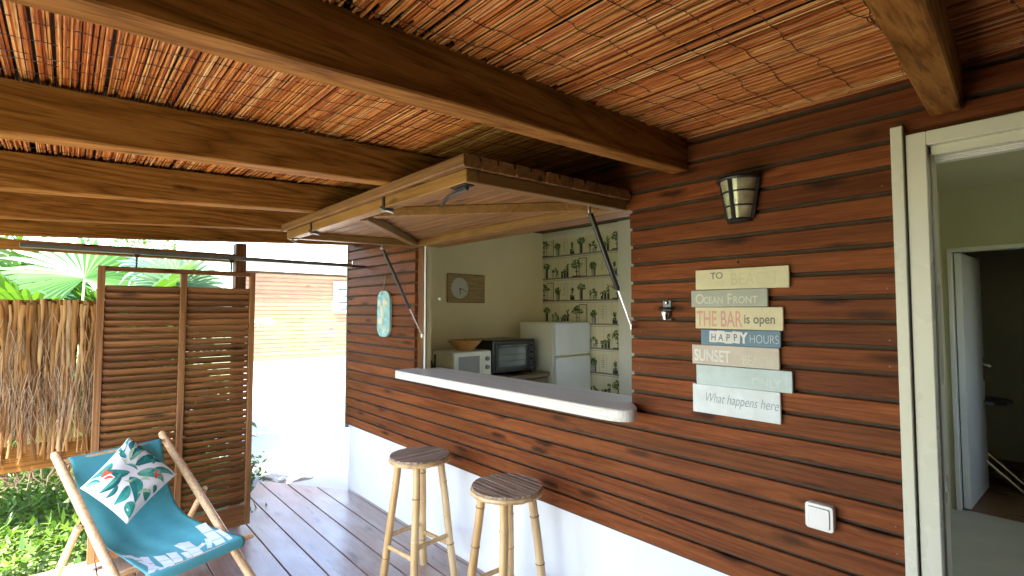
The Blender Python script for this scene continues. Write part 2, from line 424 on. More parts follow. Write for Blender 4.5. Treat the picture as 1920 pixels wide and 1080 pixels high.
# ------------------------------------------------------------------ mesh helpers
class MB:
    def __init__(self):
        self.v, self.f, self.mi = [], [], []
        self.cur = 0
    def add(self, verts, faces):
        o = len(self.v)
        self.v += [tuple(p) for p in verts]
        for f in faces:
            self.f.append(tuple(i + o for i in f))
            self.mi.append(self.cur)
        return self
    def box(self, x0, x1, y0, y1, z0, z1, c=0.0, mat=None):
        if x0 > x1: x0, x1 = x1, x0
        if y0 > y1: y0, y1 = y1, y0
        if z0 > z1: z0, z1 = z1, z0
        lo, hi = (x0, y0, z0), (x1, y1, z1)
        vs, fs, idx = [], [], {}
        c = min(c, 0.45 * min(x1 - x0, y1 - y0, z1 - z0))
        if c <= 0:
            vs = [(x, y, z) for x in (x0, x1) for y in (y0, y1) for z in (z0, z1)]
            fs = [(0, 1, 3, 2), (4, 6, 7, 5), (0, 4, 5, 1), (2, 3, 7, 6), (0, 2, 6, 4), (1, 5, 7, 3)]
        else:
            for s in [(a, b, d) for a in (0, 1) for b in (0, 1) for d in (0, 1)]:
                for ax in range(3):
                    p = []
                    for k in range(3):
                        e = hi[k] if s[k] else lo[k]
                        if k != ax:
                            e += -c if s[k] else c
                        p.append(e)
                    idx[s, ax] = len(vs)
                    vs.append(p)
            for ax in range(3):
                o1, o2 = [k for k in range(3) if k != ax]
                for sg in (0, 1):
                    q = []
                    for (a, b) in ((0, 0), (1, 0), (1, 1), (0, 1)):
                        s = [0, 0, 0]
                        s[ax], s[o1], s[o2] = sg, a, b
                        q.append(idx[tuple(s), ax])
                    fs.append(q)
                for a in (0, 1):
                    for b in (0, 1):
                        s0, s1 = [0, 0, 0], [0, 0, 0]
                        s0[o1] = s1[o1] = a
                        s0[o2] = s1[o2] = b
                        s1[ax] = 1
                        s0, s1 = tuple(s0), tuple(s1)
                        fs.append((idx[s0, o1], idx[s1, o1], idx[s1, o2], idx[s0, o2]))
            for s in [(a, b, d) for a in (0, 1) for b in (0, 1) for d in (0, 1)]:
                fs.append((idx[s, 0], idx[s, 1], idx[s, 2]))
        if mat is not None:
            vs = [tuple(mat @ Vector(p)) for p in vs]
        return self.add(vs, fs)
    def prism(self, poly, axis, a0, a1, a0s=None, a1s=None):
        """polygon (two coords) extruded along axis from a0 to a1 (per-vertex ends may be given)"""
        n = len(poly)
        vs = []
        for k, ends in ((0, a0s), (1, a1s)):
            for i, (p, q) in enumerate(poly):
                e = ends[i] if ends else (a0, a1)[k]
                v = [p, q]
                v.insert(axis, e)
                vs.append(v)
        fs = [tuple(range(n))[::-1], tuple(range(n, 2 * n))]
        for i in range(n):
            j = (i + 1) % n
            fs.append((i, j, n + j, n + i))
        return self.add(vs, fs)
    def tube(self, pts, radii, n=8, cap=True, flat=1.0):
        pts = [Vector(p) for p in pts]
        if not isinstance(radii, (list, tuple)):
            radii = [radii] * len(pts)
        vs, fs = [], []
        prev = None
        for i, p in enumerate(pts):
            t = (pts[min(i + 1, len(pts) - 1)] - pts[max(i - 1, 0)]).normalized()
            if prev is None:
                ref = Vector((0, 0, 1)) if abs(t.z) < 0.9 else Vector((1, 0, 0))
                a = t.cross(ref).normalized()
            else:
                a = (prev - t * prev.dot(t)).normalized()
            prev = a
            b = t.cross(a)
            for k in range(n):
                an = 2 * math.pi * k / n
                vs.append(p + a * math.cos(an) * radii[i] + b * math.sin(an) * radii[i] * flat)
        for i in range(len(pts) - 1):
            for k in range(n):
                k2 = (k + 1) % n
                fs.append((i * n + k, i * n + k2, (i + 1) * n + k2, (i + 1) * n + k))
        if cap:
            fs.append(tuple(range(n))[::-1])
            fs.append(tuple(range((len(pts) - 1) * n, len(pts) * n)))
        return self.add(vs, fs)
    def lathe(self, prof, centre, n=24, half=None):
        """prof: (r, z) list around a vertical axis; half=(a0,a1) for a partial turn"""
        a0, a1 = half if half else (0, 2 * math.pi)
        m = n if not half else n + 1
        vs, fs = [], []
        for (r, z) in prof:
            for k in range(m):
                an = a0 + (a1 - a0) * k / n
                vs.append((centre[0] + r * math.cos(an), centre[1] + r * math.sin(an), centre[2] + z))
        for i in range(len(prof) - 1):
            for k in range(n):
                k2 = (k + 1) % m
                fs.append((i * m + k, i * m + k2, (i + 1) * m + k2, (i + 1) * m + k))
        return self.add(vs, fs)
    def mesh(self, name, mats, smooth=False, recalc=True):
        me = bpy.data.meshes.new(name)
        me.from_pydata(self.v, [], self.f)
        if recalc:
            bm = bmesh.new()
            bm.from_mesh(me)
            bmesh.ops.recalc_face_normals(bm, faces=bm.faces)
            bm.to_mesh(me)
            bm.free()
        for m in (mats if isinstance(mats, (list, tuple)) else [mats]):
            me.materials.append(m)
        if any(self.mi):
            me.polygons.foreach_set('material_index', self.mi)
        if smooth:
            me.polygons.foreach_set('use_smooth', [True] * len(me.polygons))
            me.set_sharp_from_angle(angle=R(40))
        return me
    def build(self, name, mats, parent=None, smooth=False, recalc=True):
        return link(name, self.mesh(name, mats, smooth, recalc), parent)

def link(name, data, parent=None):
    o = bpy.data.objects.new(name, data)
    col.objects.link(o)
    if parent is not None:
        o.parent = parent
    return o

def tag(o, label=None, cat=None, group=None, kind=None):
    if label: o['label'] = label
    if cat: o['category'] = cat
    if group: o['group'] = group
    if kind: o['kind'] = kind
    return o

def thing(name, label, cat, group=None):
    return tag(link(name, None), label, cat, group)

def rbox(name, mat, parent, x0, x1, y0, y1, z0, z1, c=0.003, m=None):
    return MB().box(x0, x1, y0, y1, z0, z1, c, m).build(name, mat, parent)

# ================================================================== THE SETTING
g = MB()
N = 40
xs = [-300 + 600 * i / N for i in range(N + 1)]
g.add([(x, y, -0.14) for x in xs for y in xs], [(i * (N + 1) + j, (i + 1) * (N + 1) + j, (i + 1) * (N + 1) + j + 1, i * (N + 1) + j + 1) for i in range(N) for j in range(N)])
tag(g.build('ground', M['soil'], recalc=False), kind='structure')

# pale concrete yard between the two houses
pv = MB()
poly = [(-10.4, 1.55), (-6.2, 1.35), (-5.05, 1.30), (-4.0, 1.95), (-4.0, 9.0), (-10.4, 9.0)]
pv.prism(poly, 2, -0.30, -0.09)
tag(pv.build('yard_paving', M['concrete']), kind='structure')

# unseen pale slabs added to bounce daylight into the kitchen and far room
tag(MB().box(-4.0, -0.75, 4.30, 9.0, -0.30, -0.092).build('rear_bounce_slab', M['concrete']), kind='structure')
tag(MB().box(2.25, 6.0, 1.0, 6.5, -0.30, -0.092).build('side_bounce_slab', M['concrete']), kind='structure')
# deck
deck = tag(link('deck', None), kind='structure')
PITCH = 0.163
def deck_end(y):
    if y >= 1.344:
        return -4.834 + (y - 1.344) * 1.56
    if y >= 0.90:
        return -4.834 + (1.344 - y) * 1.89
    return -3.99
y = 0.845 - 12 * PITCH
rng = random.Random(3)
while y < 1.83:
    y0, y1 = y + 0.003, min(y + PITCH - 0.003, 1.852)
    dz = rng.uniform(-0.0012, 0.0012)
    zt, zb, c = 0.0 + dz, -0.028, 0.003
    sec = [(y0, zb), (y1, zb), (y1, zt - c), (y1 - c, zt), (y0 + c, zt), (y0, zt - c)]
    left = [max(deck_end(p[0]), -4.9) for p in sec]
    MB().prism(sec, 0, 0, 0, left, [2.2] * 6).build('deck_board', M['deck'], deck)
    y += PITCH
rbox('deck_fascia', M['beam_z'], deck, -3.985, -3.96, -1.10, 0.90, -0.139, -0.03)
for jx in (-4.2, -3.5, -2.9, -2.3, -1.7, -1.1, -0.5, 0.3, 1.1, 1.9):
    ya, yb = (1.1, 1.84) if jx < -3.99 else (-1.08, 1.84)
    rbox('joist', M['beam'], deck, jx, jx + 0.05, ya, yb, -0.14, -0.03, 0.0)

# ================================================================== THE HOUSE
house = thing('house', 'timber-clad cabin with white base and serving hatch opening over the deck', 'house')
WL, WR = -4.16, -0.335          # cladding ends
OL, OR = -3.05, -1.262          # opening in the cladding
OZ0, OZ1 = 1.075, 1.955         # opening height
BP = 0.0775                     # board pitch
FY = 1.83                       # face of the boards

def clad_board(x0, x1, z0, h=BP):
    if h < 0.02:
        return
    p = [(FY + 0.021, z0), (FY + 0.018, z0), (FY + 0.0175, z0 + 0.0120), (FY + 0.002, z0 + 0.0135), (FY, z0 + 0.0155), (FY, z0 + h - 0.0035), (FY + 0.0025, z0 + h - 0.0008), (FY + 0.021, z0 + h - 0.0008)]
    mb = MB().prism(p, 0, x0, x1)
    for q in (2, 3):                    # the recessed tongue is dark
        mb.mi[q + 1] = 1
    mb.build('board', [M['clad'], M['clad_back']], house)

z = 0.53
i = 0
while z < 2.25:
    zt = z + BP
    if zt <= OZ0 + 0.02:
        clad_board(WL, WR, z)
    elif z < OZ1 - 0.02:
        clad_board(WL, OL + random.uniform(-0.003, 0.003), z)
        clad_board(OR + random.uniform(-0.003, 0.002), WR, z)
    else:
        clad_board(WL, 2.2, z)
    z = zt
    i += 1
ztop = z
# nails
nb = MB()
for k in range(1, 20):
    zz = 0.53 + k * BP + 0.030
    for xx in (WL + 0.03, -2.1, -0.36, -1.22):
        if (OZ0 - 0.03 < zz < OZ1 and OL < xx < OR - 0.01) or rng.random() < 0.72:
            continue
        nb.lathe([(0.0, 0.0), (0.0022, 0.0), (0.0022, 0.001)], (0, 0, 0), 6)
        nb.v[-18:] = [(xx + v[0] + 0.004 * math.sin(k * 7 + xx), FY - 0.0016 + v[2], zz + v[1]) for v in nb.v[-18:]]
tag(nb.build('nail', M['grey_metal'], house), kind='stuff')
# wall behind the boards
def wallbox(name, mat, x0, x1, y0, y1, z0, z1):
    return rbox(name, mat, house, x0, x1, y0, y1, z0, z1, 0.0)
wallbox('base_wall', M['white_render'], WL + 0.012, WR + 0.03, FY + 0.022, FY + 0.12, -0.14, 0.60)
wallbox('wall_core', M['clad_back'], WL + 0.006, WR + 0.02, FY + 0.0225, FY + 0.07, 0.60, OZ0 - 0.006)
wallbox('wall_core', M['clad_back'], WL + 0.006, OL - 0.004, FY + 0.0225, FY + 0.07, OZ0 - 0.006, OZ1)
wallbox('wall_core', M['clad_back'], OR + 0.012, WR + 0.02, FY + 0.0225, FY + 0.07, OZ0 - 0.006, OZ1)
wallbox('wall_core', M['clad_back'], WL + 0.006, 2.2, FY + 0.0225, FY + 0.07, OZ1, 2.42)
# inner lining of the same wall
for (a, b, c0, c1) in ((WL + 0.02, 2.2, OZ1 + 0.03, 2.42), (WL + 0.02, OL + 0.02, 0.60, OZ1 + 0.03), (OR + 0.012, -0.25, 0.60, OZ1 + 0.03), (OL + 0.05, OR + 0.012, 0.60, OZ0 - 0.03)):
    wallbox('inner_lining', M['cream_wall'], min(a, b), b, FY + 0.071, FY + 0.12, c0, c1)
rbox('corner_trim', M['green_trim'], house, WL - 0.016, WL, FY - 0.006, FY + 0.10, 0.50, 2.30)
# opening: dark post, white edge, head, right reveal
rbox('jamb_post', M['beam_z'], house, OL + 0.002, OL + 0.078, FY + 0.020, FY + 0.050, OZ0, OZ1 + 0.02)
rbox('jamb_trim', M['white_paint'], house, OL + 0.0785, OL + 0.092, FY + 0.024, FY + 0.034, OZ0, OZ1 + 0.02)
rbox('jamb_trim', M['white_paint'], house, OR - 0.001, OR + 0.0118, FY + 0.0235, FY + 0.135, OZ0, OZ1 + 0.02)
rbox('head_board', M['beam_x'], house, OL + 0.11, OR - 0.002, FY + 0.018, FY + 0.135, OZ1 - 0.012, OZ1 + 0.028)
# rest of the house to the right of the doorway
wallbox('side_wall', M['white_render'], 0.95, 2.2, FY + 0.0, FY + 0.0224, -0.14, OZ1)
wallbox('side_wall', M['cream_wall'], 0.95, 2.2, FY + 0.0225, FY + 0.12, -0.14, OZ1)
# unseen panels added to block light from the right and behind the camera
wallbox('veranda_end_blocker', M['clad'], 1.70, 1.78, -0.70, FY - 0.001, -0.14, 2.05)
wallbox('veranda_front_blocker', M['clad'], -0.45, 1.6995, -0.735, -0.665, -0.14, 1.739)
# rooms
KX, KY = -4.08, 4.15
wallbox('end_wall', M['clad'], WL + 0.002, KX - 0.03, FY + 0.121, KY + 0.06, -0.14, 2.42)
wallbox('kitchen_wall', M['cream_wall'], KX - 0.029, KX, FY + 0.121, KY - 0.0005, 0.0, 2.40)
wallbox('kitchen_back_wall', M['paper'], KX, -2.995, KY, KY + 0.06, 0.0, 2.40)
wallbox('kitchen_back_wall', M['white_wall'], -2.994, -2.60, KY - 0.03, KY + 0.06, 0.0, 2.40)
# unseen wide opening added further right, so daylight brightens the kitchen
wallbox('kitchen_back_wall', M['white_wall'], -2.60, -0.70, KY, KY + 0.06, 2.28, 2.40)
wallbox('ceiling_cornice', M['p_light'], KX + 0.001, -2.996, KY - 0.012, KY - 0.001, 2.312, 2.375)
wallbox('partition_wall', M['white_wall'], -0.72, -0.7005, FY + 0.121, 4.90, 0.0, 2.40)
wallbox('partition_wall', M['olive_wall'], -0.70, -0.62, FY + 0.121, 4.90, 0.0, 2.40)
wallbox('kitchen_ceiling', M['int_ceiling'], KX, -0.70, FY + 0.121, KY + 0.06, 2.401, 2.42)
wallbox('kitchen_floor', M['int_floor'], KX, -0.70, FY + 0.121, KY + 0.06, -0.05, 0.02)
# room behind the doorway
DY = 4.90
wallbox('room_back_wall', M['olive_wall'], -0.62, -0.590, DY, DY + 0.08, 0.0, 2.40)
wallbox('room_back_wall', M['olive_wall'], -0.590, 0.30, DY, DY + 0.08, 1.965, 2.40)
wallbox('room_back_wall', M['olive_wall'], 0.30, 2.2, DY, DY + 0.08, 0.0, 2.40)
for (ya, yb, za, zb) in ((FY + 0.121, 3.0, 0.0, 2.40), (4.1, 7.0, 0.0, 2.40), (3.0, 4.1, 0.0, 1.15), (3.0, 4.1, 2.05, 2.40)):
    wallbox('room_side_wall', M['olive_wall'], 2.12, 2.2, ya, yb, za, zb)  # unseen window gap left in this wall, added to let skylight in
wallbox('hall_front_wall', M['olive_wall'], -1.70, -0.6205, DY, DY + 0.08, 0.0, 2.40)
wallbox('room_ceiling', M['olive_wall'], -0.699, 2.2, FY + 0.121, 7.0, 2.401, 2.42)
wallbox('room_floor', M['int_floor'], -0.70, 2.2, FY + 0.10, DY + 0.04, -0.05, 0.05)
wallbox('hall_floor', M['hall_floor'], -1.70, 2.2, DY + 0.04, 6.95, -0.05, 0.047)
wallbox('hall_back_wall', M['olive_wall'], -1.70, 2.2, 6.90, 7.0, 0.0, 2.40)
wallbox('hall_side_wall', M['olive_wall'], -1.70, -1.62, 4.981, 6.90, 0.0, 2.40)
rbox('door_lining', M['white_paint'], house, -0.5895, -0.563, DY - 0.012, DY + 0.092, 0.051, 1.935, 0.002)
rbox('door_lining', M['white_paint'], house, -0.5895, 0.2995, DY - 0.012, DY + 0.092, 1.936, 1.9645, 0.002)
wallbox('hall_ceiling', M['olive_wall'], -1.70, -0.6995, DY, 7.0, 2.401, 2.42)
# roof of the house
wallbox('roof', M['roof_white'], WL - 0.35, -1.75, FY + 0.0, KY + 0.25, 2.421, 2.47)
wallbox('roof', M['roof_white'], -1.7495, 2.5, FY + 0.0, 7.3, 2.421, 2.47)

# ================================================================== PERGOLA
pergola = thing('pergola', 'timber veranda roof of brown rafters rising towards the house wall', 'pergola')
SL = 0.066
def roof_z(y):                      # underside of the rafters
    return 2.056 + SL * (y - 1.83)
SK = -0.046                         # rafters stand slightly skew to the wall
BW, BH = 0.072, 0.130
YF = -0.88
near_x0 = [-0.088, -0.905, -1.690, -2.455, -3.185, -3.905]
def rafter(x0, yb):
    mb = MB()
    c = 0.004
    n = 24
    sec = [(c, 0), (BW - c, 0), (BW, c), (BW, BH), (0, BH), (0, c)]
    rr = random.Random(int(-x0 * 1000))
    vs, fs = [], []
    ph = rr.uniform(0, 6)
    for k in range(n + 1):
        yy = YF + (yb - YF) * k / n
        wob = 0.0012 * math.sin(yy * 5 + ph)
        for (a, b) in sec:
            vs.append((x0 + SK * yy - BW + a + wob, yy, roof_z(yy) + b + wob * 0.6))
    m = len(sec)
    for k in range(n):
        for q in range(m):
            q2 = (q + 1) % m
            fs.append((k * m + q, k * m + q2, (k + 1) * m + q2, (k + 1) * m + q))
    fs += [tuple(range(m))[::-1], tuple(range(n * m, n * m + m))]
    mb.add(vs, fs)
    return mb.build('rafter', M['beam'], pergola)
for x0 in near_x0:
    rafter(x0, 1.826)
for x0 in (0.75, 1.55):
    rafter(x0, 1.826)
# boarding above the reeds
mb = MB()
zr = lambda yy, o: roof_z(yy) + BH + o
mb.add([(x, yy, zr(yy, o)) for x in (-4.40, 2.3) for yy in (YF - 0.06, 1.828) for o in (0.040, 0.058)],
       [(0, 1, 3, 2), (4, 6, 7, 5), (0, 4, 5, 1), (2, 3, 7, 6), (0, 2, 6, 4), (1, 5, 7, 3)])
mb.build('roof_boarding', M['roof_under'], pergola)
# front carrying beam and posts (behind the photographer's left shoulder)
rbox('front_beam', M['beam_x'], pergola, -4.15, 2.2, -0.74, -0.66, 1.74, 1.884, 0.004)
for px in (-4.06, 1.9):
    rbox('post', M['beam_z'], pergola, px, px + 0.09, -0.745, -0.655, -0.14, 1.74, 0.004)
# end header with its post, seen above the fence
rbox('end_header', M['beam'], pergola, -4.03, -3.955, -0.6545, 0.905, 1.848, 1.905, 0.003)
rbox('post', M['beam_z'], pergola, -4.032, -3.945, 0.906, 0.976, -0.139, 1.985, 0.004)

# ---------------------------------------------------------------- reed mats
reed_meshes = {}
def reed_mesh(length, k):
    key = (round(length, 2), k)
    if key in reed_meshes:
        return reed_meshes[key]
    rr = random.Random(k * 131 + int(length * 100))
    n = 9
    pts, rad = [], []
    r0 = rr.uniform(0.0026, 0.0036)
    amp, ph, amp2 = rr.uniform(0.0005, 0.0025), rr.uniform(0, 6), rr.uniform(0.0, 0.0012)
    for j in range(n):
        t = j / (n - 1)
        pts.append((-length * t, amp * math.sin(ph + 4.0 * t) + amp2 * math.sin(ph * 2 + 11 * t), 0.0015 * math.sin(ph + 7 * t)))
        rad.append(r0 * (1.0 - 0.16 * t) * (1.0 + (0.12 if j % 3 == 1 else 0.0)))
    me = MB().tube(pts, rad, 6).mesh('reed', M['reed'], True)
    reed_meshes[key] = me
    return me

def reed_mat(name, label, xa, length, individual, seed, zo, hidden=0):
    rr = random.Random(seed)
    root = thing(name, label, 'reed mat', 'reed mats under the veranda roof')
    yl = 1.815
    big = MB()
    for layer in (0, 1):
        y = -0.25
        while y < yl:
            L = round((length + rr.uniform(-0.05, 0.05)) / 0.04) * 0.04
            x = xa + SK * y + rr.uniform(-0.02, 0.02)
            x += length - L if False else 0.0
            z = zr(y, 0.008 + 0.008 * layer) + zo + rr.uniform(-0.0012, 0.0022)
            rz = -SK * 0.0 + rr.gauss(0, 0.0028) + 0.010 * math.sin(y * 3.1 + seed)
            me = reed_mesh(L, rr.randrange(7))
            flip = rr.random() < 0.5
            if individual and layer == 0:
                o = link('reed', me, root)
                o.location = (x, y, z) if not flip else (x - L, y, z)
                o.rotation_euler = (rr.uniform(0, 6.28), 0, rz + (math.pi if flip else 0))
            else:
                mt = Matrix.Translation((x, y, z)) @ Matrix.Rotation(rz, 4, 'Z') @ Matrix.Rotation(rr.uniform(0, 6.28), 4, 'X')
                big.add([mt @ v.co for v in me.vertices], [tuple(p.vertices) for p in me.polygons])
            y += (rr.uniform(0.0062, 0.0080) if rr.random() > 0.012 else rr.uniform(0.009, 0.012)) * (1.0 if layer == 0 else 1.3)
    tag(big.build('reeds', M['reed'], root, True, False), kind='stuff')
    # the strip towards the garden edge, out of sight
    front = MB()
    yy = YF + 0.02
    while yy < -0.252:
        front.tube([(xa, yy, zr(yy, 0.012) + zo), (xa - length, yy, zr(yy, 0.012) + zo)], 0.0055, 5)
        yy += 0.0098
    tag(front.build('front_reeds', M['reed'], root, False, False), kind='stuff')
    # binding wires
    nw = int(length / 0.088)
    for k in range(nw):
        x = xa - 0.05 - k * 0.088 + rr.uniform(-0.02, 0.02)
        pts = []
        yy = YF + 0.16
        xo = 0
        while yy < yl:
            xo += rr.gauss(0, 0.0045)
            xo *= 0.97
            pts.append((x + xo + 0.02 * math.sin(yy * 2 + k), yy, zr(yy, 0.0045) + zo + rr.uniform(-0.0012, 0.0022)))
            yy += 0.021
        MB().tube(pts, 0.0010, 4).build('binding_wire', M['wire'], root)
    # stray straws
    sb = MB()
    for k in range(5):
        x, yy = xa - rr.uniform(0.1, length), rr.uniform(-0.2, 1.5)
        p0 = Vector((x, yy, zr(yy, 0.006) + zo))
        d = Vector((rr.uniform(-1, 1), rr.uniform(-1, 1), -rr.uniform(0.3, 1.4))).normalized()
        ln = rr.uniform(0.03, 0.08)
        sb.tube([p0, p0 + d * ln * 0.5, p0 + d * ln + Vector((0.004, 0.003, -0.004))], 0.0011, 4)
    tag(sb.build('loose_straw', M['reed'], root, False, False), kind='stuff')
    return root
reed_mat('reed_mat', 'reed mat overhead nearest the house door, its ragged ends over the first rafter', 0.70, 1.60, True, 11, -0.010)
reed_mat('reed_mat', 'orange-brown reed mat overhead between the first and third rafters', -0.93, 1.62, True, 12, 0.006)
reed_mat('reed_mat', 'reed mat overhead at the far end, above the louvred screen', -2.50, 1.66, False, 13, 0.002)

# ================================================================== HATCH
hatch = thing('serving_hatch', 'propped-open wooden bar shutter with V-shaped brace over the counter', 'shutter')
HX0, HX1 = -2.985, -1.268
HYO, HYH = 0.945, 1.812             # outer edge and hinge side
TL = 0.028
HM = Matrix.Translation((0, HYO, 1.912)) @ Matrix.Rotation(math.atan(TL), 4, 'X')   # local: y from the outer edge, z up
HL = HYH - HYO
def hb(name, mat, x0, x1, y0, y1, z0, z1, c=0.003):
    return rbox(name, mat, hatch, x0, x1, y0, y1, z0, z1, c, HM)
FHH = 0.044
hb('outer_rail', M['hatch'], HX0, HX1, 0.0, 0.050, 0, FHH)
hb('hinge_rail', M['hatch'], HX0, HX1, HL - 0.050, HL, 0, FHH)
hb('side_rail', M['hatch_y'], HX0 + 0.001, HX0 + 0.048, 0.0505, HL - 0.0505, 0.001, FHH)
hb('side_rail', M['hatch_y'], HX1 - 0.048, HX1 - 0.001, 0.0505, HL - 0.0505, 0.001, FHH)
def brace(p, q):
    p, q = Vector(p), Vector(q)
    d = (q - p)
    L = d.length
    m = HM @ Matrix.Translation((p.x, p.y, 0)) @ Matrix.Rotation(math.atan2(d.y, d.x), 4, 'Z')
    MB().box(0, L, -0.022, 0.022, 0.002, FHH - 0.0005, 0.003, m).build('brace', M['hatch'], hatch)
brace((-2.16, 0.078, 0), (HX0 + 0.075, HL - 0.078, 0))
brace((-2.06, 0.078, 0), (HX1 - 0.085, HL - 0.078, 0))
# boards on top, same cladding as the wall
nbd = 12
bp_h = (HL + 0.03) / nbd
for k in range(nbd):
    y0 = -0.022 + k * bp_h
    p = [(y0, FHH + 0.007), (y0 + 0.005, FHH + 0.0005), (y0 + bp_h - 0.0056, FHH + 0.0005), (y0 + bp_h - 0.0006, FHH + 0.007), (y0 + bp_h - 0.0006, FHH + 0.024), (y0 + bp_h - 0.010, FHH + 0.025), (y0 + bp_h - 0.013, FHH + 0.040), (y0 + 0.004, FHH + 0.041), (y0, FHH + 0.037)]
    mb = MB().prism(p, 0, HX0 - 0.02, HX1 + 0.018 + random.uniform(-0.002, 0.002))
    mb.v = [tuple(HM @ Vector(v)) for v in mb.v]
    mb.build('board', M['hatch_clad'], hatch)
# fittings
def latch(x):
    root = MB()
    root.box(x - 0.008, x + 0.008, -0.006, -0.0005, 0.002, FHH + 0.038, 0.001, HM)
    b = root.build('latch', M['black_metal'], hatch)
    h = MB()
    pts = [HM @ Vector(q) for q in ((x - 0.018, -0.008, 0.004), (x - 0.004, 0.0, -0.010), (x + 0.010, 0.014, -0.012), (x + 0.020, 0.030, -0.020))]
    h.tube(pts, [0.005, 0.007, 0.006, 0.004], 8)
    h.tube([HM @ Vector((x, -0.004, -0.006)), HM @ Vector((x, 0.040, -0.004))], 0.005, 8)
    h.build('latch_hook', M['grey_metal'], b, True)
latch(-1.815)
latch(-2.60)
h = MB()
h.box(HX0 + 0.02, HX0 + 0.07, 0.004, 0.045, -0.006, -0.0005, 0.001, HM)
h.tube([HM @ Vector((HX0 + 0.03, 0.02, -0.008)), HM @ Vector((HX0 + 0.05, 0.03, -0.022)), HM @ Vector((HX0 + 0.065, 0.045, -0.026))], 0.006, 8)
h.build('corner_catch', M['grey_metal'], hatch)
h = MB()
h.box(HX1 - 0.100, HX1 - 0.018, 0.006, 0.046, -0.005, -0.0005, 0.001, HM)
h.box(HX1 - 0.085, HX1 - 0.03, 0.018, 0.034, -0.012, -0.0052, 0.001, HM)
hp = h.build('bolt_plate', M['black_metal'], hatch)
h = MB()
h.tube([HM @ Vector(q) for q in ((HX1 - 0.03, 0.026, -0.014), (HX1 - 0.13, 0.034, -0.014), (HX1 - 0.175, 0.044, -0.018), (HX1 - 0.215, 0.052, -0.036))], 0.006, 8)
h.build('bolt_handle', M['black_metal'], hp, True)

def gas_strut(top, bot, label):
    root = thing('gas_strut', label, 'gas strut', 'gas struts holding up the bar shutter')
    top, bot = Vector(top), Vector(bot)
    d = bot - top
    MB().tube([top + d * 0.03, top + d * 0.04, top + d * 0.66, top + d * 0.68], [0.008, 0.011, 0.011, 0.007], 12).build('cylinder', M['black_metal'], root, True)
    MB().tube([top + d * 0.66, bot - d * 0.02], 0.0045, 8).build('piston_rod', M['steel'], root, True)
    for p in (top, bot):
        e = MB()
        e.lathe([(0, -0.012), (0.008, -0.012), (0.009, 0.0), (0.008, 0.012), (0, 0.012)], p, 10)
        e.build('end_fitting', M['steel'], root, True)
gas_strut((-1.292, 1.585, 1.912), (-1.246, 1.806, 1.432), 'gas strut at the right end of the bar opening, beside the wallpaper')
gas_strut((-2.945, 1.52, 1.908), (-2.93, 1.815, 1.331), 'gas strut at the left end of the bar opening, beside the blue plaque')

# ================================================================== BAR COUNTER
cm = MB()
def rounded_slab(x0, x1, y0, y1, r, z0, z1, c=0.006):
    """rounded on the front corners"""
    pts = []
    for k in range(13):
        a = math.pi + (math.pi / 2) * k / 12
        rl = r * 0.55
        pts.append((x0 + rl + rl * math.cos(a), y0 + rl + rl * math.sin(a)))
    for k in range(17):
        t = k / 16
        # long curve from the front edge back to the wall at the right end
        b0, b1, b2, b3 = (x1 - 0.16, y0), (x1 + 0.015, y0), (x1 + 0.02, y0 + 0.08), (OR + 0.006, 1.827)
        pts.append(tuple((1 - t) ** 3 * b0[q] + 3 * t * (1 - t) ** 2 * b1[q] + 3 * t * t * (1 - t) * b2[q] + t ** 3 * b3[q] for q in (0, 1)))
    pts += [(OR - 0.004, 1.8272), (OR - 0.004, y1), (OL + 0.112, y1), (OL + 0.112, 1.827), (x0, 1.827)]
    return pts
outer = rounded_slab(-3.005, -1.145, 1.632, 1.965, 0.115, 0, 0)
cx, cy = -2.1, 1.75
def inset(p, c):
    v = Vector((cx - p[0], cy - p[1])); v.normalize()
    return (p[0] + math.copysign(c, v.x), p[1] + math.copysign(c, v.y))
n = len(outer)
vs = [(p[0], p[1], 1.062) for p in outer] + [(p[0], p[1], 1.104) for p in outer] + [(*inset(p, 0.005), 1.109) for p in outer]
fs = [tuple(range(n))[::-1], tuple(range(2 * n, 3 * n))]
for k in range(n):
    k2 = (k + 1) % n
    fs += [(k, k2, n + k2, n + k), (n + k, n + k2, 2 * n + k2, 2 * n + k)]
cm.add(vs, fs)
tag(cm.build('bar_counter', M['counter'], None), 'long whitewashed wooden bar counter with rounded corners on the wall', 'bar counter')

# ================================================================== KITCHEN THINGS
def fridge():
    r = thing('fridge', 'white two-door fridge in front of the plant wallpaper', 'fridge')
    x0, x1, y0, y1, z1 = -3.88, -3.40, 3.60, 4.13, 1.385
    rbox('body', M['fridge'], r, x0, x1, y0, y1, 0.04, z1, 0.008)
    rbox('foot', M['black_plastic'], r, x0 + 0.02, x1 - 0.02, y0 + 0.02, y1 - 0.02, 0.021, 0.0395, 0)
    for (a, b) in ((0.06, 1.043), (1.056, z1 - 0.003)):
        d = rbox('door', M['fridge_door'], r, x1 + 0.004, x1 + 0.045, y0 + 0.002, y1 - 0.002, a, b, 0.008)
        e = b if b < 1.1 else a
        rbox('handle', M['fridge'], d, x1 + 0.0455, x1 + 0.056, y0 + 0.01, y1 - 0.02, e - (0.02 if b < 1.1 else -0.004), e - (0.004 if b < 1.1 else -0.02), 0.003)
fridge()

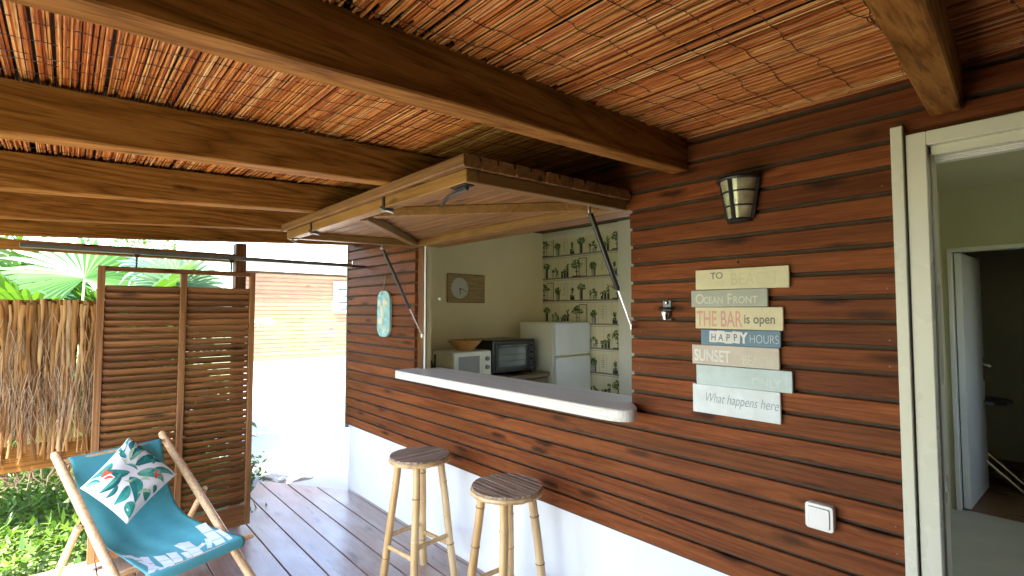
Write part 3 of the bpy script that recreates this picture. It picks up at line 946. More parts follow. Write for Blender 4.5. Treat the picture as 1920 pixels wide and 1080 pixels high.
r = thing('toaster_oven', 'black countertop oven with glass door beside the fridge', 'oven')
x0, x1, y0, y1, z0, z1 = -3.96, -3.50, 2.92, 3.46, 0.925, 1.228
rbox('body', M['black_plastic'], r, x0, x1, y0, y1, z0, z1, 0.012)
d = rbox('door', M['black_plastic'], r, x1 + 0.0005, x1 + 0.014, y0 + 0.02, y1 - 0.12, z0 + 0.03, z1 - 0.03, 0.004)
rbox('window', M['oven_glass'], d, x1 + 0.0145, x1 + 0.017, y0 + 0.05, y1 - 0.15, z0 + 0.06, z1 - 0.07, 0.001)
MB().tube([(x1 + 0.030, y0 + 0.06, z1 - 0.05), (x1 + 0.030, y1 - 0.15, z1 - 0.05)], 0.007, 8).build('handle', M['grey_metal'], d, True)
for k in range(2):
    MB().tube([(x1 + 0.019, y0 + 0.055, z0 + 0.11 + 0.06 * k), (x1 + 0.019, y1 - 0.155, z0 + 0.11 + 0.06 * k)], 0.0018, 5).build('rack_bar', M['steel'], d)
for k in range(4):
    zz = z0 + 0.05 + k * 0.065
    MB().tube([(x1, y1 - 0.06, zz), (x1 + 0.004, y1 - 0.06, zz)], 0.026, 16).build('dial_ring', M['grey_metal'], r)
    MB().tube([(x1 + 0.004, y1 - 0.06, zz), (x1 + 0.022, y1 - 0.06, zz)], [0.017, 0.015], 14).build('knob', M['black_plastic'], r)
for (a, b) in ((x0 + 0.03, y0 + 0.03), (x1 - 0.05, y0 + 0.03), (x0 + 0.03, y1 - 0.05), (x1 - 0.05, y1 - 0.05)):
    rbox('foot', M['black_plastic'], r, a, a + 0.02, b, b + 0.02, 0.9015, 0.9245, 0)

r = thing('microwave', 'white microwave under the wooden bowl', 'microwave')
x0, x1, y0, y1, z0, z1 = -3.80, -3.50, 2.47, 2.885, 0.915, 1.146
rbox('body', M['plastic_dim'], r, x0, x1, y0, y1, z0, z1, 0.006)
d = rbox('door', M['plastic_dim'], r, x1 + 0.0005, x1 + 0.016, y0 + 0.003, y1 - 0.105, z0 + 0.004, z1 - 0.004, 0.004)
rbox('window', M['mw_glass'], d, x1 + 0.0165, x1 + 0.018, y0 + 0.05, y1 - 0.135, z0 + 0.04, z1 - 0.04, 0.001)
rbox('control_panel', M['plastic_dim'], r, x1 + 0.0005, x1 + 0.014, y1 - 0.102, y1 - 0.003, z0 + 0.004, z1 - 0.004, 0.003)
for k in range(2):
    zz = z1 - 0.07 - 0.075 * k
    MB().tube([(x1 + 0.0145, y1 - 0.05, zz), (x1 + 0.034, y1 - 0.05, zz)], [0.021, 0.018], 16).build('knob', M['grey_metal'], r, True)
rbox('side_grille', M['clad_back'], r, x0 + 0.02, x0 + 0.05, y0 - 0.002, y0 - 0.0005, z0 + 0.04, z1 - 0.03, 0)
for (a, b) in ((x0 + 0.03, y0 + 0.03), (x1 - 0.05, y0 + 0.03), (x0 + 0.03, y1 - 0.05), (x1 - 0.05, y1 - 0.05)):
    rbox('foot', M['black_plastic'], r, a, a + 0.02, b, b + 0.02, 0.9015, 0.9145, 0)

mb = MB().lathe([(0.0, 0.0), (0.075, 0.0), (0.08, 0.008), (0.115, 0.04), (0.150, 0.080), (0.158, 0.092), (0.150, 0.092), (0.140, 0.080), (0.105, 0.045), (0.07, 0.016), (0.0, 0.012)], (-3.64, 2.70, 1.1475), 36)
tag(mb.build('bowl', M['bowl'], None, True), 'wide wooden bowl on top of the white microwave', 'bowl')

r = thing('kitchen_cabinet', 'brown kitchen worktop and cabinet under the oven and microwave', 'cabinet')
rbox('worktop', M['worktop'], r, KX + 0.002, -3.42, 2.05, 3.575, 0.865, 0.900, 0.003)
rbox('carcass', M['worktop'], r, KX + 0.002, -3.46, 2.06, 3.565, 0.0215, 0.8645, 0.002)
for k in range(3):
    d = rbox('door', M['worktop'], r, -3.4595, -3.442, 2.07 + k * 0.50, 2.56 + k * 0.50, 0.12, 0.85, 0.002)
    MB().tube([(-3.4415, 2.50 + k * 0.5, 0.78), (-3.42, 2.50 + k * 0.5, 0.78)], 0.012, 12).build('handle', M['steel'], d, True)

# dark bottle at the left end of the worktop
bt = MB().lathe([(0, 0), (0.045, 0), (0.05, 0.01), (0.05, 0.13), (0.035, 0.17), (0.018, 0.19), (0.018, 0.22), (0.0, 0.22)], (-3.66, 2.33, 0.9005), 20)
tag(bt.build('dark_bottle', M['black_plastic'], None, True), 'dark rounded bottle half hidden left of the microwave', 'bottle')

# wall clock on the left kitchen wall
r = thing('wall_clock', 'wooden wall clock with pale round dial on the kitchen wall', 'clock')
cyy0, cyy1, cz0, cz1 = 2.80, 3.275, 1.582, 1.872
rbox('panel', M['clock_wood'], r, KX + 0.002, KX + 0.022, cyy0, cyy1, cz0, cz1, 0.008)
dc = (KX + 0.0225, cyy0 + 0.145, 0.5 * (cz0 + cz1))
d = MB().tube([dc, (dc[0] + 0.004, dc[1], dc[2])], 0.104, 40).build('dial', M['clock_face'], r)
def hand(a, L, w):
    p0 = Vector((dc[0] + 0.006, dc[1], dc[2]))
    p1 = p0 + Vector((0, math.sin(a) * L, math.cos(a) * L))
    MB().tube([p0, p1], [w, w * 0.6], 5).build('hand', M['p_dark'], d)
hand(R(112), 0.092, 0.0045)
hand(R(176), 0.062, 0.0055)
pm = MB()
rr = random.Random(4)
for k in range(5):
    yy = cyy0 + 0.27 + 0.0 * k
    zz = cz1 - 0.05 - k * 0.048
    w = [0.16, 0.10, 0.15, 0.12, 0.13][k]
    q = 0
    while q < w:
        s = rr.uniform(0.008, 0.018)
        hgt = rr.uniform(0.008, 0.02)
        pm.box(KX + 0.0225, KX + 0.0232, yy + q, yy + q + s * 0.6, zz, zz + hgt)
        q += s + 0.004
tag(pm.build('faded_print', M['clock_print'], r), kind='stuff')
kn = MB().lathe([(0, -0.012), (0.009, -0.008), (0.012, 0.0), (0.009, 0.008), (0, 0.012)], (-2.972, 1.985, 1.585), 14)
tag(kn.build('coat_hook', M['plastic'], None, True), 'small white round hook inside the left edge of the bar opening', 'hook')

# wallpaper print (flat print on the wall)
wp_layers = {k: MB() for k in ('p_shelf', 'p_light', 'p_dark', 'p_green', 'p_pot', 'p_line')}
depth = {'p_line': 0.0010, 'p_light': 0.0016, 'p_shelf': 0.0022, 'p_pot': 0.0030, 'p_dark': 0.0036, 'p_green': 0.0042}
XW0, XW1 = KX + 0.004, -2.998
def wq(layer, x0, x1, z0, z1):
    x0, x1 = max(x0, XW0), min(x1, XW1)
    if x1 - x0 < 0.002:
        return
    yy = KY - depth[layer]
    wp_layers[layer].add([(x0, yy, z0), (x1, yy, z0), (x1, yy, z1), (x0, yy, z1)], [(0, 1, 2, 3)])
rw = random.Random(9)
def blobs(x, z, rx, rz, n, layer='p_green', s=0.013):
    for k in range(n):
        a, q = rw.uniform(0, 6.28), math.sqrt(rw.random())
        px, pz = x + rx * q * math.cos(a), z + rz * q * math.sin(a)
        if px < XW0 + s or px > XW1 - s:
            continue
        t = rw.uniform(0, 3.14)
        yy = KY - depth[layer] - rw.uniform(0, 0.0006)
        L, W = s * rw.uniform(0.7, 1.4), s * 0.45
        c, sn = math.cos(t), math.sin(t)
        wp_layers[layer].add([(px + c * L, yy, pz + sn * L), (px - sn * W, yy, pz + c * W), (px - c * L, yy, pz - sn * L), (px + sn * W, yy, pz - c * W)], [(0, 1, 2, 3)])
def pot(x, z, w0, w1, h, layer='p_pot'):
    yy = KY - depth[layer]
    if x - w1 < XW0 or x + w1 > XW1:
        return
    wp_layers[layer].add([(x - w0, yy, z), (x + w0, yy, z), (x + w1, yy, z + h), (x - w1, yy, z + h)], [(0, 1, 2, 3)])
def bonsai(x, z):
    wq('p_dark', x - 0.07, x + 0.06, z, z + 0.012)
    wq('p_dark', x - 0.012, x - 0.002, z, z + 0.10)
    wq('p_dark', x - 0.03, x + 0.02, z + 0.055, z + 0.062)
    blobs(x, z + 0.125, 0.085, 0.030, 46); blobs(x - 0.01, z + 0.16, 0.05, 0.025, 26); blobs(x, z + 0.12, 0.08, 0.03, 14, 'p_dark', 0.009)
def pic(x, z):
    for (a, b, c, d_) in ((-0.055, 0.055, 0.0, 0.007), (-0.055, 0.055, 0.193, 0.2), (-0.055, -0.049, 0, 0.2), (0.046, 0.055, 0, 0.2)):
        wq('p_dark', x + a, x + b, z + c, z + d_)
    for (a, b, c, d_) in ((-0.03, 0.03, 0.03, 0.034), (-0.03, 0.03, 0.165, 0.169), (-0.03, -0.027, 0.03, 0.169), (0.027, 0.03, 0.03, 0.169)):
        wq('p_line', x + a, x + b, z + c, z + d_)
def roundpot(x, z):
    pot(x, z, 0.022, 0.028, 0.075); blobs(x, z + 0.105, 0.042, 0.035, 60); blobs(x + 0.01, z + 0.08, 0.03, 0.02, 10, 'p_dark', 0.008)
    wq('p_dark', x + 0.016, x + 0.03, z, z + 0.07)
def card(x, z):
    for (a, b, c, d_) in ((-0.05, 0.05, 0.0, 0.003), (-0.05, 0.05, 0.177, 0.18), (-0.05, -0.047, 0, 0.18), (0.047, 0.05, 0, 0.18)):
        wq('p_line', x + a, x + b, z + c, z + d_)
    for k in range(5):
        w = rw.uniform(0.012, 0.026)
        wq('p_line', x - w, x + w, z + 0.055 + 0.022 * k, z + 0.061 + 0.022 * k)
def small(x, z):
    wq('p_dark', x - 0.03, x + 0.03, z, z + 0.035); blobs(x, z + 0.10, 0.016, 0.03, 20); wq('p_dark', x - 0.002, x + 0.003, z + 0.03, z + 0.09)
    pot(x - 0.02, z, 0.012, 0.015, 0.045); blobs(x, z + 0.045, 0.03, 0.015, 14, 'p_dark', 0.01)
def tall(x, z):
    wq('p_dark', x - 0.016, x + 0.016, z, z + 0.12); blobs(x, z + 0.135, 0.055, 0.035, 60); pot(x - 0.018, z, 0.012, 0.014, 0.10)
def clover(x, z):
    for dx, hh in ((-0.045, 0.07), (0.0, 0.09), (0.03, 0.06)):
        pot(x + dx, z, 0.012, 0.015, 0.045); blobs(x + dx, z + hh, 0.018, 0.024, 14)
        wq('p_line', x + dx - 0.001, x + dx + 0.001, z + 0.04, z + hh)
def cluster(x, z):
    for dx, hh in ((-0.05, 0.035), (-0.01, 0.05), (0.03, 0.06)):
        wq('p_dark', x + dx - 0.015, x + dx + 0.015, z, z + hh); blobs(x + dx, z + hh + 0.02, 0.02, 0.022, 14)
    blobs(x + 0.03, z + 0.12, 0.02, 0.03, 10)
rowA = [(bonsai, 0.03), (pic, 0.12), (roundpot, 0.235), (card, 0.335), (small, 0.455), (tall, 0.585), (clover, 0.75), (cluster, 0.91), (bonsai, 1.06)]
rowB = [(tall, 0.07), (clover, 0.21), (cluster, 0.355), (bonsai, 0.525), (pic, 0.605), (roundpot, 0.745), (card, 0.86), (small, 1.02)]
for k in range(9):
    zs = 2.108 - 0.2515 * k
    if zs < 0.2:
        break
    wq('p_shelf', XW0, XW1, zs, zs + 0.017)
    wq('p_light', XW0, XW1, zs - 0.010, zs)
    wq('p_line', XW0, XW1, zs - 0.016, zs - 0.010)
    xx = XW0 + 0.03
    while xx < XW1:
        wq('p_line', xx, xx + 0.0022, zs + 0.017, zs + 0.235)
        xx += 0.105
    for fn, dx in (rowA if k % 2 == 0 else rowB):
        fn(XW0 + dx, zs + 0.016)
wroot = [o for o in bpy.data.objects if o.name == 'kitchen_back_wall'][0]
for k, l in wp_layers.items():
    tag(l.build('wallpaper_print', M[k], wroot, False, False), kind='stuff')

# ================================================================== ON THE WALL
# lantern
r = thing('wall_lantern', 'black caged half-round wall lantern on the cladding', 'wall lamp')
lx, lz = 0.0, 0.0
by = 0.0
mb = MB().box(lx - 0.046, lx + 0.046, by - 0.014, by, lz - 0.085, lz + 0.085, 0.003)
mb.build('back_plate', M['black_metal'], r)
by -= 0.0145
PI = math.pi
MB().lathe([(0.047, -0.085), (0.075, 0.078), (0.072, 0.078), (0.044, -0.085)], (lx, by, lz), 24, (PI, 2 * PI)).build('glass_shade', M['lamp_glass'], r, True)
MB().lathe([(0.0, 0.0), (0.0, 0.078), (0.088, 0.078), (0.092, 0.084), (0.088, 0.092), (0.0, 0.092)][1:], (lx, by, lz), 28, (PI, 2 * PI)).build('top_cap', M['black_metal'], r, True)
MB().lathe([(0.0, -0.085), (0.052, -0.085), (0.054, -0.092), (0.046, -0.100), (0.0, -0.102)], (lx, by, lz), 24, (PI, 2 * PI)).build('bottom_cap', M['black_metal'], r, True)
for zz, rr_ in ((0.028, 0.0685), (-0.032, 0.058)):
    pts = [(lx + rr_ * math.cos(PI + PI * k / 20), by + rr_ * math.sin(PI + PI * k / 20), lz + zz) for k in range(21)]
    MB().tube(pts, 0.0040, 6).build('cage_ring', M['black_metal'], r, True)
for an in (PI + 0.02, PI * 1.47, 2 * PI - 0.02):
    p0 = (lx + 0.0785 * math.cos(an), by + 0.0785 * math.sin(an), lz + 0.078)
    p1 = (lx + 0.051 * math.cos(an), by + 0.051 * math.sin(an), lz - 0.085)
    MB().tube([p0, p1], 0.0085, 6).build('cage_bar', M['black_metal'], r)
MB().lathe([(0, -0.03), (0.018, -0.028), (0.027, 0.0), (0.022, 0.03), (0.014, 0.045), (0.014, 0.075)], (lx, by - 0.035, lz - 0.01), 16).build('bulb', M['plastic'], r, True)

r.location = (-0.782, FY - 0.002, 1.903)
r.scale = (0.86, 0.86, 0.84)

# stacked sign
r = thing('bar_sign', 'stacked pastel plank sign hanging on the brown cladding', 'sign')
SY = FY - 0.016
planks = [('cream', -0.957, -0.623, 1.580, 1.655, 0.3), ('sage', -0.974, -0.692, 1.515, 1.5785, -0.2), ('cream2', -0.960, -0.645, 1.433, 1.5135, 0.2), ('blue', -0.937, -0.653, 1.3735, 1.4315, -0.3),
          ('pink', -0.976, -0.660, 1.2985, 1.372, -0.2), ('pale_blue', -0.958, -0.620, 1.224, 1.297, -0.4), ('white_blue', -0.976, -0.660, 1.116, 1.2225, -0.2)]
PL = []
for k, (cn, x0, x1, z0, z1, rot) in enumerate(planks):
    m = Matrix.Translation(((x0 + x1) / 2, 0, (z0 + z1) / 2)) @ Matrix.Rotation(R(rot), 4, 'Y')
    w, hh = (x1 - x0) / 2, (z1 - z0) / 2
    PL.append(rbox('plank', M['s_' + cn], r, -w, w, SY - 0.004 * (k % 2), SY + 0.0105, -hh, hh, 0.0015, m))
rbox('batten', M['clad_back'], r, -0.90, -0.87, SY + 0.0108, FY - 0.001, 1.13, 1.64, 0)
rbox('batten', M['clad_back'], r, -0.75, -0.72, SY + 0.0108, FY - 0.001, 1.13, 1.64, 0)
def text(s, pl, x, z, size, mat, sx=1.0, shear=0.0, bold=0.0, rot=0.0, spacing=1.0, y=None):
    cu = bpy.data.curves.new('lettering', 'FONT')
    cu.body = s
    cu.size = size
    cu.shear = shear
    cu.offset = bold
    cu.space_character = spacing
    cu.materials.append(M[mat])
    tmp = bpy.data.objects.new('lettering', cu)
    col.objects.link(tmp)
    bpy.context.view_layer.update()
    me = bpy.data.meshes.new_from_object(tmp.evaluated_get(bpy.context.evaluated_depsgraph_get()))
    bpy.data.objects.remove(tmp)
    me.name = 'lettering'
    o = link('lettering', me, PL[pl])
    o.location = (x, (SY - 0.004 * (pl % 2) - 0.0008) if y is None else y, z)
    o.rotation_euler = (R(90), R(rot), 0)
    o.scale = (sx, 1, 1)
    return o
text('TO', 0, -0.897, 1.620, 0.034, 'ink', 1.0, 0, 0.0004)
text('THE', 0, -0.885, 1.589, 0.030, 'ink_faint', 0.8)
text('BEACH', 0, -0.822, 1.594, 0.063, 'ink_faint', 0.78, 0, 0.0, 0, 1.05)
text('O', 1, -0.957, 1.528, 0.052, 'ink_pale', 0.85, 0, 0.0008)
text('CEAN', 1, -0.924, 1.528, 0.036, 'ink_pale', 0.80, 0, 0.0006)
text('F', 1, -0.834, 1.526, 0.054, 'ink_pale', 0.75, 0, 0.0006)
text('RONT', 1, -0.812, 1.528, 0.036, 'ink_pale', 0.86, 0, 0.0006)
text('THE BAR', 2, -0.955, 1.443, 0.082, 'ink_pink', 0.535, 0, 0.0010)
text('is open', 2, -0.776, 1.456, 0.046, 'ink', 0.80, 0, 0.0007)
rr = random.Random(5)
xx = -0.903
for k, ch in enumerate('HAPP'):
    w = 0.029
    m = Matrix.Translation((xx + w / 2, 0, 1.404 + rr.uniform(-0.002, 0.002))) @ Matrix.Rotation(R(rr.uniform(-6, 6)), 4, 'Y')
    rbox('letter_block', M['ink_white'], PL[3], -w / 2, w / 2, SY - 0.0052, SY - 0.0042, -0.021, 0.021, 0, m)
    text(ch, 3, xx + 0.006, 1.391, 0.036, 'ink_blue', 0.75, 0, 0.0006, rr.uniform(-5, 5), 1.0, SY - 0.0056)
    xx += 0.0285
text('Y', 3, xx + 0.001, 1.386, 0.052, 'ink_white', 0.75, 0, 0.0022)
text('HOURS', 3, -0.757, 1.387, 0.043, 'ink_white', 0.70, 0, -0.0010)
text('SUNSET', 4, -0.967, 1.312, 0.060, 'ink_white', 0.665, 0, 0.0012)
text('BEACH', 4, -0.785, 1.308, 0.050, 'ink_pale', 0.66)
text('ONLY', 5, -0.752, 1.238, 0.040, 'ink_white2', 0.9, 0, 0.0010)
text('What happens here', 6, -0.930, 1.160, 0.050, 'ink_grey', 0.66, 0.35, -0.0004)
MB().tube([(-0.80, FY - 0.001, 1.677), (-0.80, FY - 0.012, 1.677)], [0.004, 0.004], 8).build('hanging_nail', M['black_metal'], r)

# bottle opener
r = thing('bottle_opener', 'small metal wall bottle opener left of the plank sign', 'bottle opener')
ox, oz = -1.088, 1.507
rbox('back_plate', M['grey_metal'], r, ox - 0.018, ox + 0.018, FY - 0.004, FY - 0.0005, oz - 0.045, oz + 0.035, 0.001)
mb = MB()
mb.lathe([(0.0, 0.0), (0.030, 0.0), (0.034, -0.005), (0.030, -0.010), (0.0, -0.006)], (ox, FY - 0.005, oz + 0.008), 20, (PI, 2 * PI))
mb.build('hood', M['black_metal'], r, True)
MB().lathe([(0, -0.022), (0.012, -0.02), (0.019, 0.0), (0.015, 0.016), (0, 0.018)], (ox, FY - 0.016, oz - 0.022), 18).build('catch', M['steel'], r, True)
MB().lathe([(0, -0.007), (0.006, -0.005), (0.007, 0.0), (0.006, 0.005), (0, 0.007)], (ox, FY - 0.008, oz + 0.026), 12).build('screw', M['steel'], r, True)

# light switch
r = thing('light_switch', 'square white outdoor light switch low on the cladding', 'light switch')
sx, sz = -0.548, 0.848
def rsq(name, mat, par, hw, rr_, y0, y1, oz=0.0):
    pts = []
    for q, (a, b) in enumerate(((1, 1), (-1, 1), (-1, -1), (1, -1))):
        for k in range(7):
            an = q * PI / 2 + (PI / 2) * k / 6
            pts.append((sx + a * (hw - rr_) + rr_ * math.cos(an), sz + oz + b * (hw - rr_) + rr_ * math.sin(an)))
    n = len(pts)
    c = 0.002
    def sh(p, s):
        return (sx + (p[0] - sx) * s, sz + (p[1] - sz) * s)
    vs = [(p[0], y1, p[1]) for p in pts] + [(p[0], y0 + c, p[1]) for p in pts]
    vs += [(sh(p, 0.96)[0], y0, sh(p, 0.96)[1]) for p in pts]
    fs = [tuple(range(n)), tuple(range(2 * n, 3 * n))[::-1]]
    for k in range(n):
        k2 = (k + 1) % n
        fs += [(k, k2, n + k2, n + k), (n + k, n + k2, 2 * n + k2, 2 * n + k)]
    return MB().add(vs, fs).build(name, mat, par, True)
rsq('back_box', M['plastic_dim'], r, 0.0385, 0.010, FY - 0.020, FY - 0.0005)
fr_ = rsq('frame', M['plastic'], r, 0.0400, 0.010, FY - 0.032, FY - 0.0205)
rsq('frame_recess', M['p_line'], r, 0.0310, 0.004, FY - 0.0325, FY - 0.0322)
rsq('rocker', M['plastic'], r, 0.0298, 0.004, FY - 0.0375, FY - 0.0327)

# blue plaque hanging left of the opening
r = thing('hanging_plaque', 'long oval turquoise plaque with shells hanging on a cord', 'plaque')
px_, pz0, pz1 = -3.470, 1.305, 1.652
pts = []
hw, rad = 0.098, 0.075
for q, (a, b) in enumerate(((1, 1), (-1, 1), (-1, -1), (1, -1))):
    for k in range(9):
        an = q * PI / 2 + (PI / 2) * k / 8
        pts.append((px_ + a * (hw - rad) + rad * math.cos(an), (pz0 + pz1) / 2 + b * ((pz1 - pz0) / 2 - rad) + rad * math.sin(an)))
mt = Matrix.Translation((px_, 0, 0)) @ Matrix.Rotation(R(-1.2), 4, 'Y') @ Matrix.Translation((-px_, 0, 0))
mb = MB().prism([(p[0], p[1]) for p in pts], 1, FY - 0.022, FY - 0.004)
mb.build('board', M['oval'], r)
rr = random.Random(2)
for k in range(9):
    a, b = px_ + rr.uniform(-0.06, 0.06), rr.uniform(pz0 + 0.05, pz1 - 0.08)
    s = rr.uniform(0.014, 0.028)
    mb = MB().lathe([(0, 0), (s, 0), (s * 0.8, s * 0.3), (s * 0.4, s * 0.5), (0, s * 0.55)], (0, 0, 0), 10)
    mb.v = [(a + v[0] * rr.choice((1.0, 1.0)), FY - 0.0225 - v[2] * 0.6, b + v[1] * 1.4) for v in mb.v]
    mb.build('shell', M['shell'], r, True)
MB().tube([(px_ - 0.02, FY - 0.024, pz1 - 0.03), (px_ - 0.015, FY - 0.020, pz1 + 0.004), (px_ + 0.006, FY - 0.006, 1.755)], 0.004, 6).build('cord', M['cord'], r)
MB().tube([(px_ + 0.006, FY - 0.0005, 1.757), (px_ + 0.006, FY - 0.016, 1.757)], 0.004, 8).build('nail', M['steel'], r)

# ================================================================== DOORWAY ON THE RIGHT
r = thing('sliding_door_frame', 'white aluminium door frame at the right end of the cladding', 'door frame')
DX0 = -0.333
rbox('edge_trim', M['white_frame'], r, DX0 + 0.0, DX0 + 0.029, FY - 0.030, FY + 0.10, 0.002, 2.040, 0.002)
rbox('jamb', M['white_frame'], r, DX0 + 0.034, DX0 + 0.080, FY - 0.018, FY + 0.10, 0.055, 2.012, 0.002)
rbox('jamb_stop', M['white_frame'], r, DX0 + 0.0802, DX0 + 0.086, FY + 0.030, FY + 0.09, 0.055, 1.965, 0.002)
rbox('jamb_dark_gap', M['black_metal'], r, DX0 + 0.0292, DX0 + 0.0338, FY - 0.008, FY + 0.08, 0.06, 2.02, 0)  # black strip stands in for the dark gap between trim and jamb
rbox('head', M['white_frame'], r, DX0 + 0.0805, 0.90, FY - 0.018, FY + 0.10, 1.972, 2.012, 0.002)
rbox('head_stop', M['white_frame'], r, DX0 + 0.0865, 0.90, FY + 0.004, FY + 0.03, 1.945, 1.9718, 0.002)
rbox('jamb', M['white_frame'], r, 0.9005, 0.9495, FY - 0.018, FY + 0.10, 0.055, 2.012, 0.002)
rbox('threshold', M['white_frame'], r, DX0 + 0.034, 0.9495, FY - 0.020, FY + 0.099, 0.002, 0.0545, 0.003)
b = thing('raised_blind', 'stack of raised white blind slats under the door head', 'blind')
for k in range(7):
    rbox('slat', M['plastic'], b, DX0 + 0.090, 0.89, FY + 0.034, FY + 0.064, 1.930 + 0.0055 * k, 1.9342 + 0.0055 * k, 0.001)

r = thing('interior_door', 'white interior door standing open in the dim room', 'door')
ang = R(-72)
dm = Matrix.Translation((-0.556, DY + 0.05, 0)) @ Matrix.Rotation(R(87), 4, 'Z')
MB().box(0.0, 0.74, -0.040, 0.0, 0.058, 1.930, 0.003, dm).build('leaf', M['white_paint'], r)
hp = MB().box(0.655, 0.695, -0.0465, -0.0405, 0.93, 1.12, 0.002, dm).build('handle_plate', M['steel'], r)
MB().tube([dm @ Vector(q) for q in ((0.675, -0.047, 1.06), (0.675, -0.085, 1.06), (0.66, -0.095, 1.06), (0.57, -0.095, 1.06))], 0.009, 8).build('lever', M['steel'], hp, True)

r = thing('ironing_board', 'folding ironing board with crossed legs in the hall', 'ironing board')
mb = MB()
mb.prism([(-1.25, 5.60), (-0.42, 5.60), (-0.35, 5.66), (-0.32, 5.78), (-0.35, 5.90), (-0.42, 5.96), (-1.25, 5.96)], 2, 0.74, 0.765)
mb.build('board_top', M['grey_metal'], r)
for yy in (5.66, 5.90):
    MB().tube([(-0.95, yy, 0.74), (-0.27, yy, 0.062)], 0.013, 8).build('leg', M['steel'], r)
    MB().tube([(-0.47, yy + 0.03, 0.74), (-1.05, yy + 0.03, 0.062)], 0.013, 8).build('leg', M['steel'], r)
for xx in (-0.27, -1.05):
    MB().tube([(xx, 5.64, 0.06), (xx, 5.92, 0.06)], 0.012, 8).build('foot', M['black_plastic'], r)

# ================================================================== LOUVRED SCREEN
SX = -3.80
scr = thing('louvred_screen', 'brown sliding louvred timber screen hanging from a rail', 'screen')
ys = (0.147, 1.000)
rbox('stile', M['screen'], scr, SX - 0.040, SX, ys[0], ys[0] + 0.036, 0.045, 1.768, 0.002)
rbox('stile', M['screen'], scr, SX - 0.040, SX, ys[1] - 0.034, ys[1], 0.045, 1.768, 0.002)
ym = 0.577
rbox('stile', M['screen'], scr, SX - 0.038, SX + 0.002, ym - 0.018, ym + 0.018, 0.180, 1.7375, 0.002)
rbox('rail', M['slat'], scr, SX - 0.040, SX - 0.001, ys[0] + 0.0365, ys[1] - 0.0345, 1.738, 1.767, 0.002)
rbox('rail', M['slat'], scr, SX - 0.040, SX - 0.001, ys[0] + 0.0365, ys[1] - 0.0345, 0.046, 0.1795, 0.002)
def slat_mesh(L):
    mb = MB()
    mb.box(-0.0045, 0.0045, 0, L, -0.0235, 0.0235, 0.0022)
    return mb.mesh('slat', M['slat'])
pitch_s = 0.0418
rs = random.Random(8)
for (a, b_) in ((ys[0] + 0.037, ym - 0.0185), (ym + 0.0185, ys[1] - 0.035)):
    me = slat_mesh(b_ - a)
    zz = 0.212
    while zz < 1.655:
        o = link('slat', me, scr)
        o.location = (SX - 0.020, a, zz)
        o.rotation_euler = (rs.gauss(0, 0.002), R(33) + rs.gauss(0, 0.03), 0)
        zz += pitch_s
for yy in (0.33, 0.85):
    MB().tube([(SX - 0.02, yy, 1.768), (SX - 0.02, yy, 1.835)], 0.006, 8).build('hanger', M['black_metal'], scr)
    MB().tube([(SX - 0.032, yy, 1.842), (SX - 0.008, yy, 1.842)], 0.014, 12).build('roller', M['black_metal'], scr)
rt = thing('screen_rail', 'grey steel sliding rail above the louvred screen', 'rail')
rbox('track', M['grey_metal'], rt, SX - 0.045, SX + 0.006, -0.185, 1.70, 1.848, 1.8745, 0.002)
for yy in (0.07, 0.76):
    rbox('bracket', M['grey_metal'], rt, SX - 0.158, SX - 0.046, yy, yy + 0.05, 1.866, 1.880, 0.001)
mb = MB().box(SX - 0.032, SX - 0.006, 1.7005, FY - 0.001, 1.850, 1.868, 0.002)
mb.build('bracket', M['black_metal'], rt)
MB().tube([(SX - 0.019, 1.72, 1.868), (SX - 0.019, 1.72, 1.90)], 0.007, 8).build('end_stop', M['steel'], rt)

# ================================================================== FENCE
fence = thing('thatch_fence', 'brown fence of hanging bark strips at the end of the deck', 'fence')
FX = -4.0
rbox('rail', M['beam'], fence, FX - 0.025, FX + 0.025, -0.6545, 0.1945, 1.525, 1.562, 0.003)
rbox('rail', M['beam'], fence, FX - 0.022, FX + 0.022, -0.6545, 0.1945, 0.595, 0.738, 0.003)
rbox('post', M['beam_z'], fence, FX - 0.045, FX + 0.045, 0.195, 0.265, -0.139, 1.5245, 0.003)
th = MB()
fb = MB()
rr = random.Random(21)
for layer in range(4):
    yy = -0.65
    while yy < 0.23:
        w = rr.uniform(0.004, 0.0115)
        xo = FX + 0.028 + 0.011 * layer + rr.uniform(-0.004, 0.004)
        pts, rd = [], []
        zt_ = rr.uniform(1.53, 1.572)
        zb_ = rr.uniform(0.64, 0.80) if rr.random() < 0.7 else rr.uniform(0.85, 1.2)
        nseg = 12
        ph, tw = rr.uniform(0, 6), rr.gauss(0, 0.03)
        for k in range(nseg):
            t = k / (nseg - 1)
            pts.append((xo + 0.010 * math.sin(3 * t + ph) * t, yy + tw * t + 0.010 * math.sin(6 * t + ph) * t + rr.gauss(0, 0.0025), zt_ + (zb_ - zt_) * t))
            rd.append(w * (1.0 - 0.45 * t) * rr.uniform(0.7, 1.25))
        th.tube(pts, rd, 6, True, 0.28)
        yy += rr.uniform(0.007, 0.021)
for k in range(1350):
    y0 = rr.uniform(-0.65, 0.23)
    zt_ = rr.uniform(0.80, 1.18) if rr.random() < 0.8 else rr.uniform(1.15, 1.5)
    L = rr.uniform(0.10, 0.34)
    p = Vector((FX + rr.uniform(0.045, 0.085), y0, zt_))
    pts = [p]
    d = Vector((rr.gauss(0, 0.12), rr.gauss(0, 0.22), -1)).normalized()
    for q in range(4):
        d = (d + Vector((rr.gauss(0, 0.08), rr.gauss(0, 0.16), -0.25))).normalized()
        p = p + d * L / 4
        pts.append(p)
    if min(q.z for q in pts) < 0.73:
        continue
    r0 = rr.uniform(0.0006, 0.0021)
    fb.tube(pts, [r0, r0, r0 * 0.8, r0 * 0.6, r0 * 0.3], 4, False, 0.5)
